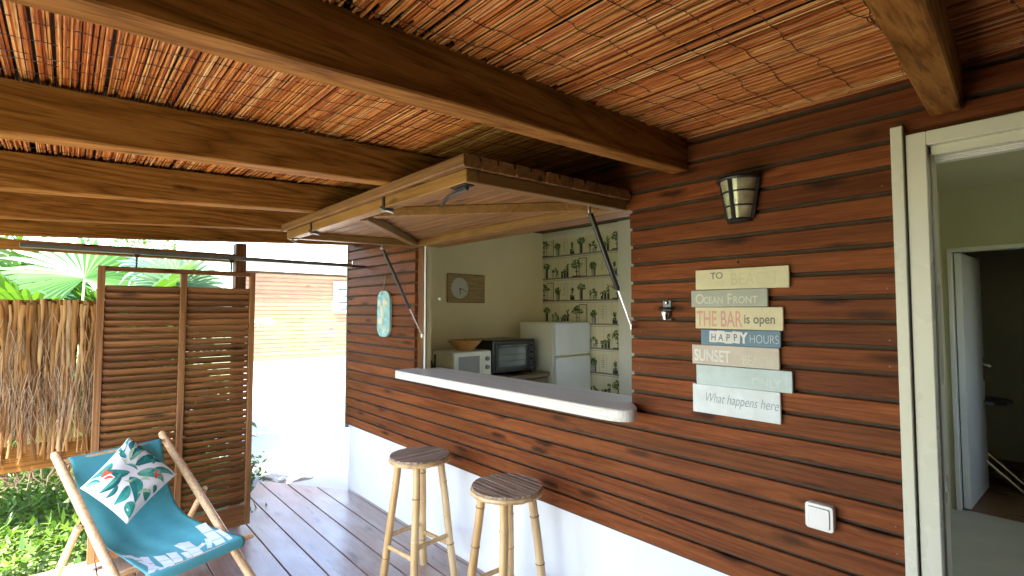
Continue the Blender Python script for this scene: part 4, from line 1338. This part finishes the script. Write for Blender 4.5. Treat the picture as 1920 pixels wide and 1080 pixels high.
for k in range(65):
    y0 = rr.uniform(-0.65, 0.19)
    p = Vector((FX + rr.uniform(-0.02, 0.0), y0, 0.60))
    L = rr.uniform(0.03, 0.14)
    fb.tube([p, p + Vector((rr.gauss(0, 0.01), rr.gauss(0, 0.02), -L * 0.5)), p + Vector((rr.gauss(0, 0.02), rr.gauss(0, 0.04), -L))], [0.006, 0.004, 0.001], 4, False)
tag(th.build('bark_strips', M['thatch'], fence, True, False), kind='stuff')
tag(fb.build('loose_fibres', M['fibre'], fence, False, False), kind='stuff')
MB().tube([(FX + 0.048, -0.65 + 0.05 * k, 1.497 + 0.003 * math.sin(k)) for k in range(18)], 0.0016, 5).build('tie_wire', M['wire'], fence)

# ================================================================== DECK CHAIR
chair = thing('deck_chair', 'wooden folding deck chair with a teal canvas sling', 'deck chair')
ca = R(20)
cu_ = Vector((-math.sin(ca), math.cos(ca), 0))
cf_ = Vector((math.cos(ca), math.sin(ca), 0))
CB = Vector((-2.67, 0.82, 0)) - cu_ * 0.5
def cp(l, f, z):
    return CB + cu_ * l + cf_ * f + Vector((0, 0, z))
def crail(name, l, a, b, w=0.015, d=0.0145, mat='chair_wood', parent=chair):
    """round-edged rail in the plane l = const from (f,z) a to b"""
    p, q = cp(l, *a), cp(l, *b)
    return MB().tube([p, p + (q - p) * 0.012, p + (q - p) * 0.988, q], [w * 0.8, w, w, w * 0.8], 10, True, 1.05).build(name, M[mat], parent, True)
crail('back_rail', 0.0, (-1.045, 0.772), (0.005, 0.008), 0.0205)
crail('back_rail', 0.5, (-1.045, 0.772), (0.005, 0.008), 0.0205)
for l in (0.042, 0.458):
    crail('seat_rail', l, (-0.212, 0.335), (-1.05, 0.016), 0.0165)
for l in (-0.040, 0.540):
    crail('support_strut', l, (-0.66, 0.50), (-0.985, 0.062), 0.0155)
def cbar(name, f, z, l0, l1, rad):
    return MB().tube([cp(l0, f, z), cp(l1, f, z)], rad, 12).build(name, M['chair_wood'], chair, True)
cbar('top_bar', -0.985, 0.735, 0.0, 0.5, 0.011)
cbar('front_bar', -0.212, 0.335, -0.008, 0.522, 0.014)
cbar('rear_bar', -1.03, 0.024, 0.03, 0.47, 0.011)
cbar('strut_bar', -0.985, 0.062, -0.04, 0.54, 0.011)
cbar('stretcher', -0.12, 0.094, 0.0, 0.5, 0.011)
for l in (-0.016, 0.516):
    MB().tube([cp(l - 0.012, -0.66, 0.49), cp(l + 0.012, -0.66, 0.49)], 0.006, 8).build('bolt', M['steel'], chair)
# canvas
prof = [(-1.0005, 0.728), (-0.997, 0.746), (-0.984, 0.7495), (-0.970, 0.738), (-0.938, 0.672), (-0.895, 0.580), (-0.845, 0.495), (-0.785, 0.428), (-0.700, 0.388), (-0.600, 0.372), (-0.500, 0.366), (-0.400, 0.361), (-0.300, 0.356), (-0.240, 0.3535), (-0.212, 0.3515), (-0.197, 0.343), (-0.1945, 0.328), (-0.2, 0.305)]
def prof_at(s):
    """Catmull-Rom through the profile, s in 0..1"""
    k = s * (len(prof) - 1)
    i = min(int(k), len(prof) - 2)
    t = k - i
    P_ = [prof[max(0, i - 1)], prof[i], prof[i + 1], prof[min(len(prof) - 1, i + 2)]]
    out = []
    for d in (0, 1):
        a, b, c, e = (q[d] for q in P_)
        out.append(0.5 * (2 * b + (c - a) * t + (2 * a - 5 * b + 4 * c - e) * t * t + (3 * b - a - 3 * c + e) * t ** 3))
    return out
def canvas_pt(s, t, off=0.0):
    """s along the sling, t across (0..1)"""
    f, z = prof_at(s)
    mid = math.sin(PI * min(max((s - 0.10) / 0.75, 0), 1))
    pinch = 0.022 * mid
    l = 0.030 + pinch + (0.440 - 2 * pinch) * t
    e = 2 * t - 1
    z -= 0.050 * mid * (1 - e * e)
    # soft creases
    z += 0.0035 * mid * math.sin(9 * t + 14 * s) + 0.002 * mid * math.sin(23 * t - 9 * s)
    z += 0.004 * math.exp(-((s - 0.22) / 0.05) ** 2) * math.sin(26 * t)
    f2, z2 = prof_at(min(1, s + 0.01))
    f1, z1 = prof_at(max(0, s - 0.01))
    n = Vector((-(z2 - z1), (f2 - f1)))
    n.normalize()
    if n.y < 0 and 0.2 < s < 0.8:
        n = -n
    return cp(l, f + n.x * off, z + n.y * off)
NS, NT = 96, 28
vs = [canvas_pt(i / NS, j / NT) for i in range(NS + 1) for j in range(NT + 1)]
fs = [(i * (NT + 1) + j, (i + 1) * (NT + 1) + j, (i + 1) * (NT + 1) + j + 1, i * (NT + 1) + j + 1) for i in range(NS) for j in range(NT)]
canvas = MB().add(vs, fs).build('canvas_sling', M['canvas'], chair, True, False)
sm = canvas.modifiers.new('thickness', 'SOLIDIFY')
sm.thickness = 0.0016
sm.offset = 0
# white bamboo-cane print near the front edge
prb = MB()
def cane(s0, t0, s1, t1, w, nseg):
    for k in range(nseg):
        a0, a1 = k / nseg + 0.012, (k + 1) / nseg - 0.012
        m = 4
        vs, fs = [], []
        for i in range(m + 1):
            q = a0 + (a1 - a0) * i / m
            ss, tt = s0 + (s1 - s0) * q, t0 + (t1 - t0) * q
            dx, dy = (t1 - t0) * 0.44, (s1 - s0) * 0.95
            L = math.hypot(dx, dy)
            for e in (-1, 1):
                ww = w * (1.0 if 0 < i < m else 1.08)
                vs.append(canvas_pt(ss + e * ww * dx / L / 0.95, tt - e * ww * dy / L / 0.44, 0.0016))
        for i in range(m):
            fs.append((2 * i, 2 * i + 1, 2 * i + 3, 2 * i + 2))
        prb.add(vs, fs)
def s_of(q):
    f = -0.56 + 0.345 * q
    lo, hi = 0.4, 0.83
    for _ in range(24):
        m_ = (lo + hi) / 2
        if prof_at(m_)[0] < f: lo = m_
        else: hi = m_
    return lo
for a in [(0.10, 0.97, 0.92, 0.80, 0.034, 3), (0.30, 0.66, 0.95, 0.53, 0.036, 3), (0.55, 0.83, 0.85, 0.70, 0.016, 3), (0.42, 0.33, 0.96, 0.22, 0.034, 3), (0.18, 0.10, 0.98, 0.16, 0.022, 4), (0.45, 0.45, 0.92, 0.33, 0.030, 2), (0.30, 0.22, 0.98, 0.03, 0.024, 3), (0.62, 0.52, 0.92, 0.45, 0.020, 2), (0.70, 0.64, 0.62, 0.76, 0.012, 1), (0.28, 0.58, 0.62, 0.56, 0.013, 1), (0.82, 0.40, 0.90, 0.30, 0.013, 1), (0.25, 0.02, 0.42, 0.22, 0.016, 2), (0.50, 0.98, 0.95, 0.90, 0.016, 2)]:
    a = (s_of(a[0]), a[1], s_of(a[2]), a[3], a[4] * 0.62, a[5])
    cane(*a)
tag(prb.build('cane_print', M['canvas_print'], canvas, False, False), kind='stuff')

# cushion
cushion = thing('cushion', 'white cushion with teal leaf print and red flowers on the deck chair', 'cushion')
n_c = (cf_ * 0.70 + Vector((0, 0, 0.714))).normalized()
v_c = (cf_ * -0.714 + Vector((0, 0, 0.70))).normalized()
corner2 = {(0, 1): (0.293, 0.0), (0, 0): (0.014, -0.236), (1, 0): (0.135, -0.494), (1, 1): (0.438, -0.300)}
top_anchor = cp(0, -0.968, 0.800)
def cush_base(u, v):
    """bilinear in the four corners"""
    x = y = 0
    for (a, b), (px, py) in corner2.items():
        w = (u if a else 1 - u) * (v if b else 1 - v)
        x += w * px
        y += w * py
    return x, y
def cush_pt(u, v, side, off=0.0):
    # edges draw in, corners stay pointed
    cu2, cv2 = 2 * u - 1, 2 * v - 1
    k = 0.055
    uu = 0.5 + 0.5 * cu2 * (1 - k * (1 - cv2 * cv2))
    vv = 0.5 + 0.5 * cv2 * (1 - k * (1 - cu2 * cu2))
    x, y = cush_base(uu, vv)
    h = 0.062 * (max(0.0, (1 - cu2 ** 4) * (1 - cv2 ** 4)) ** 0.62)
    h *= 1 + 0.06 * math.sin(5 * u + 3 * v) + 0.05 * math.sin(9 * v - 4 * u)
    return top_anchor + cu_ * x + v_c * y + n_c * (side * h + off)
NC = 36
vs = [cush_pt(i / NC, j / NC, 1) for i in range(NC + 1) for j in range(NC + 1)]
fs = [(i * (NC + 1) + j, (i + 1) * (NC + 1) + j, (i + 1) * (NC + 1) + j + 1, i * (NC + 1) + j + 1) for i in range(NC) for j in range(NC)]
o2 = len(vs)
back = {}
for i in range(NC + 1):
    for j in range(NC + 1):
        if i in (0, NC) or j in (0, NC):
            back[i, j] = i * (NC + 1) + j
        else:
            back[i, j] = len(vs)
            vs.append(cush_pt(i / NC, j / NC, -0.7))
fs += [(back[i, j], back[i, j + 1], back[i + 1, j + 1], back[i + 1, j]) for i in range(NC) for j in range(NC)]
MB().add(vs, fs).build('cover', M['cushion'], cushion, True)
def print_leaf(mb, u0, v0, u1, v1, w, bend=0.15):
    w *= 1.3
    m = 14
    vs, fs = [], []
    du, dv = u1 - u0, v1 - v0
    L = math.hypot(du, dv)
    nu, nv = -dv / L, du / L
    for i in range(m + 1):
        t = i / m
        bu, bv = u0 + du * t + nu * bend * L * math.sin(PI * t), v0 + dv * t + nv * bend * L * math.sin(PI * t)
        ww = w * (math.sin(PI * t ** 0.8) ** 0.8) if 0 < t < 1 else 0.0
        for e in (-1, 0, 1):
            a, b = min(0.985, max(0.015, bu + nu * ww * e)), min(0.985, max(0.015, bv + nv * ww * e))
            vs.append(cush_pt(a, b, 1, 0.0014))
    for i in range(m):
        for e in (0, 1):
            fs.append((3 * i + e, 3 * i + e + 1, 3 * i + e + 4, 3 * i + e + 3))
    # two halves of a leaf are separate islands so that they differ in tone
    for e in (0, 1):
        mb.add([vs[3 * i + e + d] for i in range(m + 1) for d in (0, 1)], [(2 * i, 2 * i + 1, 2 * i + 3, 2 * i + 2) for i in range(m)])
lm, fm, pm2 = MB(), MB(), MB()
for a in [(0.12, 0.60, 0.02, 0.98, 0.055), (0.30, 0.62, 0.36, 0.97, 0.05), (0.42, 0.60, 0.70, 0.96, 0.06), (0.45, 0.45, 0.14, 0.30, 0.05), (0.55, 0.50, 0.98, 0.72, 0.065), (0.50, 0.40, 0.88, 0.20, 0.07), (0.36, 0.36, 0.30, 0.02, 0.05), (0.60, 0.30, 0.62, 0.02, 0.06), (0.10, 0.44, 0.02, 0.12, 0.05), (0.70, 0.60, 0.98, 0.92, 0.05), (0.20, 0.75, 0.12, 0.99, 0.035), (0.76, 0.12, 0.97, 0.05, 0.06), (0.52, 0.72, 0.52, 0.98, 0.04), (0.84, 0.42, 0.98, 0.34, 0.05), (0.22, 0.60, 0.06, 0.70, 0.03), (0.30, 0.52, 0.52, 0.56, 0.02), (0.05, 0.02, 0.20, 0.12, 0.03), (0.46, 0.20, 0.44, 0.02, 0.03), (0.90, 0.56, 0.99, 0.50, 0.03), (0.62, 0.80, 0.60, 0.99, 0.03), (0.28, 0.80, 0.30, 0.99, 0.03)]:
    print_leaf(lm, *a)
for a in [(0.32, 0.60, 0.20, 0.88, 0.022), (0.50, 0.62, 0.36, 0.80, 0.02), (0.66, 0.46, 0.80, 0.56, 0.02), (0.16, 0.56, 0.30, 0.50, 0.016), (0.60, 0.44, 0.46, 0.30, 0.016), (0.80, 0.30, 0.95, 0.46, 0.02)]:
    print_leaf(pm2, *a)
for a in [(0.14, 0.16, 0.24, 0.30, 0.022), (0.17, 0.20, 0.12, 0.33, 0.016), (0.20, 0.16, 0.31, 0.24, 0.016), (0.76, 0.70, 0.84, 0.62, 0.02), (0.80, 0.66, 0.78, 0.80, 0.014), (0.80, 0.68, 0.89, 0.72, 0.012)]:
    print_leaf(fm, *a)
tag(lm.build('leaf_print', M['leaf_teal'], cushion, True, False), kind='stuff')
tag(pm2.build('stem_print', M['leaf_pale'], cushion, True, False), kind='stuff')
tag(fm.build('flower_print', M['flower_red'], cushion, True, False), kind='stuff')

# ================================================================== STOOLS
def stool(cx, cy, H, Rr, a0, slat_axis, label, seed):
    rr = random.Random(seed)
    r = thing('bar_stool', label, 'bar stool', 'bamboo bar stools')
    r.location = (cx, cy, 0)
    # seat: slats cut to a circle
    n = 12
    w = 2 * Rr / n
    for k in range(n):
        a, b = -Rr + k * w + 0.0022, -Rr + (k + 1) * w - 0.0022
        pts_top = []
        for q in range(4):
            t = a + (b - a) * q / 3
            pts_top.append((t, math.sqrt(max(0.0, Rr * Rr - t * t)) + 0.0005))
        poly = pts_top + [(t, -s) for (t, s) in pts_top[::-1]]
        z1 = H + rr.uniform(-0.0012, 0.0012)
        mb = MB()
        if slat_axis == 0:
            mb.prism([(s, t) for (t, s) in poly], 2, H - 0.013, z1)
        else:
            mb.prism(poly, 2, H - 0.013, z1)
        mb.build('seat_slat', M['stool_slat'] if slat_axis == 0 else M['stool_slat_y'], r)
    MB().lathe([(0, -0.0136), (Rr * 0.97, -0.0136), (Rr * 0.97, -0.0165), (0, -0.0165)], (0, 0, H), 32).build('seat_base', M['bamboo'] if slat_axis == 0 else M['bamboo_node'], r)
    pts = [(Rr * 0.985 * math.cos(2 * PI * k / 40), Rr * 0.985 * math.sin(2 * PI * k / 40), H - 0.022 + 0.0012 * math.sin(k * 2.3)) for k in range(41)]
    MB().tube(pts, [0.0125 + 0.001 * math.sin(k * 1.7) for k in range(41)], 8, False).build('seat_ring', M['bamboo'], r, True)
    rt_, rb_ = Rr * 0.70, Rr * 1.22
    def leg_pt(an, z):
        t = 1 - z / (H - 0.02)
        rad = rt_ + (rb_ - rt_) * t
        return Vector((rad * math.cos(an), rad * math.sin(an), z))
    angs = [a0 + k * PI / 2 for k in range(4)]
    for an in angs:
        pts, rd = [], []
        nz = 26
        node = rr.uniform(0.1, 0.2)
        for k in range(nz + 1):
            z = (H - 0.014) * (1 - k / nz) + 0.0
            pts.append(leg_pt(an, z) + Vector((0.0012 * math.sin(z * 17 + an), 0.0012 * math.cos(z * 13), 0)))
            rd.append(0.0195 + 0.0015 * (k / nz))
        lg = MB().tube(pts, rd, 12).build('leg', M['bamboo'], r, True)
        z = H - node
        while z > 0.03:
            p = leg_pt(an, z)
            d = (leg_pt(an, z - 0.01) - p).normalized()
            MB().tube([p - d * 0.004, p - d * 0.001, p + d * 0.001, p + d * 0.004], [0.0198, 0.0222, 0.0222, 0.0204], 12, False).build('node', M['bamboo_node'] if rr.random() < 0.35 else M['bamboo'], lg, True)
            z -= rr.uniform(0.15, 0.23)
    for k in range(4):
        z = (0.20, 0.255)[k % 2]
        p, q = leg_pt(angs[k], z), leg_pt(angs[(k + 1) % 4], z)
        MB().tube([p, p + (q - p) * 0.5 + Vector((0, 0, 0.001)), q], [0.0125, 0.0118, 0.0125], 10).build('stretcher', M['bamboo'], r, True)
    for k in range(2):
        p, q = leg_pt(angs[k], H - 0.042), leg_pt(angs[k + 2], H - 0.042 )
        MB().tube([p + Vector((0, 0, 0.016 * k)), q + Vector((0, 0, 0.016 * k))], 0.008, 8).build('cross_bar', M['bamboo'], r, True)
    return r
stool(-2.455, 1.513, 0.70, 0.163, R(51), 1, 'round bamboo bar stool nearer the doorway to the yard, under the counter end', 31)
stool(-1.757, 1.548, 0.70, 0.161, R(43), 0, 'round bamboo bar stool nearer the camera, in front of the brown cladding', 32)

# ================================================================== OUTSIDE
nh = thing('neighbour_house', 'sunlit timber-clad house with white base across the yard', 'house')
NX = -10.0
z = 0.57
while z < 2.19:
    p = [(NX - 0.02, z), (NX - 0.010, z), (NX - 0.010, z + 0.010), (NX, z + 0.014), (NX, z + BP - 0.004), (NX - 0.004, z + BP - 0.0005), (NX - 0.02, z + BP - 0.0005)]
    MB().prism([(a, b) for a, b in p], 1, 2.35, 7.5).build('board', M['n_board'], nh)
    z += BP
rbox('base_wall', M['white_render'], nh, NX - 0.15, NX - 0.012, 2.37, 7.48, -0.139, 0.60, 0)
rbox('wall_core', M['clad_back'], nh, NX - 0.15, NX - 0.0205, 2.38, 7.47, 0.601, 2.30, 0)
rbox('fascia', M['white_paint'], nh, NX + 0.02, NX + 0.06, 2.15, 7.7, 2.24, 2.40, 0.004)
rbox('soffit', M['white_paint'], nh, NX - 0.15, NX + 0.0195, 2.15, 7.7, 2.245, 2.27, 0)
mb = MB()
for k in range(60):
    y0 = 2.05 + 5.75 * k / 60
    y1 = 2.05 + 5.75 * (k + 1) / 60
    ym_ = (y0 + y1) / 2
    prof_r = [(y0, 0.0), (ym_, 0.03), (y1, 0.0)]
    for (ya, za), (yb, zb) in zip(prof_r[:-1], prof_r[1:]):
        mb.add([(NX + 0.16, ya, 2.41 + za), (NX + 0.16, yb, 2.41 + zb), (NX - 4.2, yb, 3.75 + zb), (NX - 4.2, ya, 3.75 + za)], [(0, 1, 2, 3)])
ro = mb.build('roof', M['roof_white'], nh, False, False)
sd = ro.modifiers.new('thickness', 'SOLIDIFY'); sd.thickness = 0.02
w = rbox('shutter_frame', M['white_paint'], nh, NX + 0.002, NX + 0.04, 4.09, 5.15, 1.46, 2.10, 0.004)
for k in range(4):
    rbox('louvre_gap_shade', M['black_metal'], w, NX + 0.0402, NX + 0.0408, 4.18, 5.06, 1.520 + 0.135 * k, 1.548 + 0.135 * k, 0)  # black strips stand in for the shade between the louvres
    zz = 1.535 + 0.135 * k
    m = Matrix.Translation((NX + 0.046, 0, zz + 0.05)) @ Matrix.Rotation(R(18), 4, 'Y')
    MB().box(-0.004, 0.004, 4.18, 5.06, -0.036, 0.052, 0.002, m).build('louvre', M['mint'], w)
# pale rock edging beside the deck end
rr = random.Random(77)
for k, (x, yy, s) in enumerate([(-5.35, 1.62, 0.16), (-5.05, 1.70, 0.20), (-5.62, 1.80, 0.14)]):
    bm = bmesh.new()
    bmesh.ops.create_icosphere(bm, subdivisions=2, radius=1)
    for v in bm.verts:
        n_ = 1 + 0.22 * math.sin(v.co.x * 3 + k) * math.cos(v.co.y * 4 + 2 * k) + rr.uniform(-0.06, 0.06)
        v.co = Vector((v.co.x * s * n_ * 1.3, v.co.y * s * n_, v.co.z * s * 0.24 * n_))
    me = bpy.data.meshes.new('garden_stone'); bm.to_mesh(me); bm.free()
    me.materials.append(M['stone'])
    o = link('garden_stone', me)
    o.location = (x, yy, -0.085); o.rotation_euler = (0, 0, k * 1.3)
    tag(o, ['flat pale stone nearest the louvred screen beside the deck end', 'largest flat pale stone beside the deck end', 'pale stone furthest from the house at the yard edge'][k], 'stone', 'pale stones at the end of the deck')

# ---- plants
def leaf_quad(mb, p, d, n, L, W):
    s = d.cross(n)
    if s.length < 1e-4:
        s = Vector((1, 0, 0))
    s.normalize()
    mb.add([p, p + d * L * 0.45 + s * W, p + d * L, p + d * L * 0.45 - s * W], [(0, 1, 2, 3)])

def fan_frond(size, seed, droop=0.25, segs=34, mats=None):
    """petiole along +z then a pleated round fan, in local space (base at origin)"""
    rr = random.Random(seed)
    mb = MB()
    mb.cur = 1
    pl = size * rr.uniform(0.9, 1.3)
    bend = rr.uniform(0.15, 0.4)
    pts = [Vector((bend * pl * t * t, 0, pl * t)) for t in [k / 6 for k in range(7)]]
    mb.tube(pts, [0.016 - 0.008 * k / 6 for k in range(7)], 6)
    base = pts[-1]
    tdir = (pts[-1] - pts[-2]).normalized()
    side = Vector((0, 1, 0))
    nrm = tdir.cross(side).normalized()
    mb.cur = 0
    spread = R(rr.uniform(125, 150))
    for k in range(segs):
        a = -spread + 2 * spread * k / (segs - 1)
        d = tdir * math.cos(a) + side * math.sin(a)
        L = size * (0.72 + 0.28 * math.cos(a * 0.6)) * rr.uniform(0.93, 1.05)
        wa = 2 * spread / segs * 0.56
        s = side * math.cos(a) - tdir * math.sin(a)
        vs = []
        st = [0.02, 0.30, 0.58, 0.80, 1.0]
        wd = [0.02, 0.30, 0.58, 0.42, 0.01]
        for t, w in zip(st, wd):
            sag = -droop * size * t * t * (0.4 + 0.6 * abs(math.sin(a / 2))) - (0.10 * size * max(0, t - 0.7) / 0.3 * rr.uniform(0.3, 1.4))
            c = base + d * L * t + nrm * 0.0 + Vector((0, 0, sag))
            hw = L * w * math.tan(wa)
            up = nrm * (-hw * 0.45)
            vs += [c - s * hw + up, c, c + s * hw + up]
        fs = []
        for i in range(len(st) - 1):
            fs += [(3 * i, 3 * i + 1, 3 * i + 4, 3 * i + 3), (3 * i + 1, 3 * i + 2, 3 * i + 5, 3 * i + 4)]
        mb.add(vs, fs)
    return mb.mesh('frond', mats, False, False)
frond_cache = {}
def fan_palm(x, y, th_, size, nf, label, seed, leaf='palm', tilt=(15, 75), group='fan palms in the garden'):
    rr = random.Random(seed)
    r = thing('fan_palm', label, 'palm', group)
    r.location = (x, y, -0.139)
    pts = [(0.03 * math.sin(3 * t), 0.03 * math.cos(2 * t), th_ * t) for t in [k / 8 for k in range(9)]]
    MB().tube(pts, [0.085 - 0.02 * k / 8 + 0.008 * (k % 2) for k in range(9)], 10).build('trunk', M['trunk'], r, True)
    for k in range(nf):
        kk = (leaf, round(size, 1), k % 3)
        if kk not in frond_cache:
            frond_cache[kk] = fan_frond(size, 50 + k, 0.22 + 0.08 * (k % 3), 34, [M[leaf], M['petiole']])
        o = link('frond', frond_cache[kk], r)
        o.location = (0, 0, th_ - 0.02)
        az = 2 * PI * k / nf * 1.618 * 2 + rr.uniform(-0.3, 0.3)
        o.rotation_euler = (0, R(rr.uniform(*tilt)), az)
        s = rr.uniform(0.85, 1.15)
        o.scale = (s, s, s)
    return r
fan_palm(-6.0, 0.12, 1.0, 0.85, 11, 'large dark green fan palm just behind the bark fence at the left', 1)
fan_palm(-7.4, 0.55, 1.1, 0.70, 10, 'bright green fan palm behind the left half of the louvred screen', 2)
fan_palm(-8.6, -0.35, 1.2, 0.9, 9, 'fan palm in the left background beyond the fence', 3)
fan_palm(-6.6, 0.95, 1.40, 0.55, 10, 'blue-grey fan palm above the right half of the louvred screen', 4, 'palm_blue', (5, 80))
fan_palm(-9.6, 0.2, 1.3, 0.85, 9, 'distant fan palm at the far side of the garden', 5)
fan_palm(-5.4, 0.35, 1.05, 0.42, 7, 'withered yellow fan palm above the left half of the louvred screen', 6, 'palm_dry', (70, 150))

def shrub(x, y, rx, ry, h, n, label, seed, ls=0.10, cat='shrub', name='shrub', z0=-0.139, group=None):
    rr = random.Random(seed)
    r = thing(name, label, cat, group)
    r.location = (x, y, z0)
    st = MB()
    tips = []
    for k in range(7):
        a = rr.uniform(0, 6.28)
        q = rr.uniform(0.2, 0.7)
        p1 = Vector((rx * q * math.cos(a), ry * q * math.sin(a), h * rr.uniform(0.5, 0.8)))
        st.tube([(0, 0, 0), p1 * 0.45 + Vector((0, 0, 0.05)), p1], [0.03, 0.02, 0.008], 5)
        tips.append(p1)
    st.build('stem', M['trunk'], r)
    lv = MB()
    clumps = [(Vector((rx * math.sqrt(rr.random()) * math.cos(a), ry * math.sqrt(rr.random()) * math.sin(a), h * rr.uniform(0.15, 1.0))), rr.uniform(0.12, 0.3)) for a in [rr.uniform(0, 6.28) for _ in range(26)]]
    for k in range(n):
        c, cr = rr.choice(clumps)
        p = c + Vector((rr.gauss(0, 1), rr.gauss(0, 1), rr.gauss(0, 1))) * cr * min(rx, h) * 0.9
        if p.z < 0.02:
            p.z = rr.uniform(0.02, 0.2)
        d = Vector((rr.gauss(0, 1), rr.gauss(0, 1), rr.gauss(0.1, 0.6))).normalized()
        leaf_quad(lv, p, d, Vector((rr.gauss(0, 0.5), rr.gauss(0, 0.5), 1)).normalized(), ls * rr.uniform(0.6, 1.3), ls * 0.22)
    lv.build('crown', M['foliage'], r, False, False)
    return r
shrub(-8.6, -2.2, 1.1, 1.4, 1.5, 2600, 'leafy bush at the far left beyond the palms', 41, 0.13)
shrub(-11.5, -0.9, 1.6, 1.8, 2.6, 3000, 'tall leafy bush left of the neighbouring house', 42, 0.16)
shrub(-5.2, 1.30, 0.16, 0.16, 0.28, 260, 'small green tuft beside the deck end', 43, 0.07)
shrub(-14.5, -6.0, 2.5, 3.0, 4.2, 4200, 'far tall tree-like bush in the left background', 44, 0.24)
shrub(-9.4, -0.7, 0.8, 0.9, 2.3, 2600, 'bright hedge bush behind the palms at the left', 45, 0.15)
shrub(-9.9, 0.55, 0.8, 0.8, 2.5, 2600, 'bright hedge bush behind the louvred screen', 46, 0.15)
shrub(-4.62, 0.62, 0.42, 0.36, 1.35, 3600, 'dense dark bush close behind the louvred screen', 47, 0.11)
# ground cover seen under the fence
gc = MB()
rr = random.Random(99)
for k in range(15000):
    x, y = rr.uniform(-8.6, -4.08), rr.uniform(-1.6, 1.25)
    hgt = 0.10 + 0.22 * (0.5 + 0.5 * math.sin(x * 2.7 + 1.3 * y)) * (0.5 + 0.5 * math.cos(y * 4.1 - x))
    p = Vector((x, y, -0.139 + rr.random() * hgt))
    d = Vector((rr.gauss(0, 1), rr.gauss(0, 1), rr.gauss(0.35, 0.6))).normalized()
    leaf_quad(gc, p, d, Vector((0.2 * rr.gauss(0, 1), 0.2 * rr.gauss(0, 1), 1)), rr.uniform(0.04, 0.13), rr.uniform(0.008, 0.020))
tag(gc.build('ground_cover', M['cover'], None, False, False), 'low sunlit leafy ground cover under the bark fence', 'ground cover', None, 'stuff')
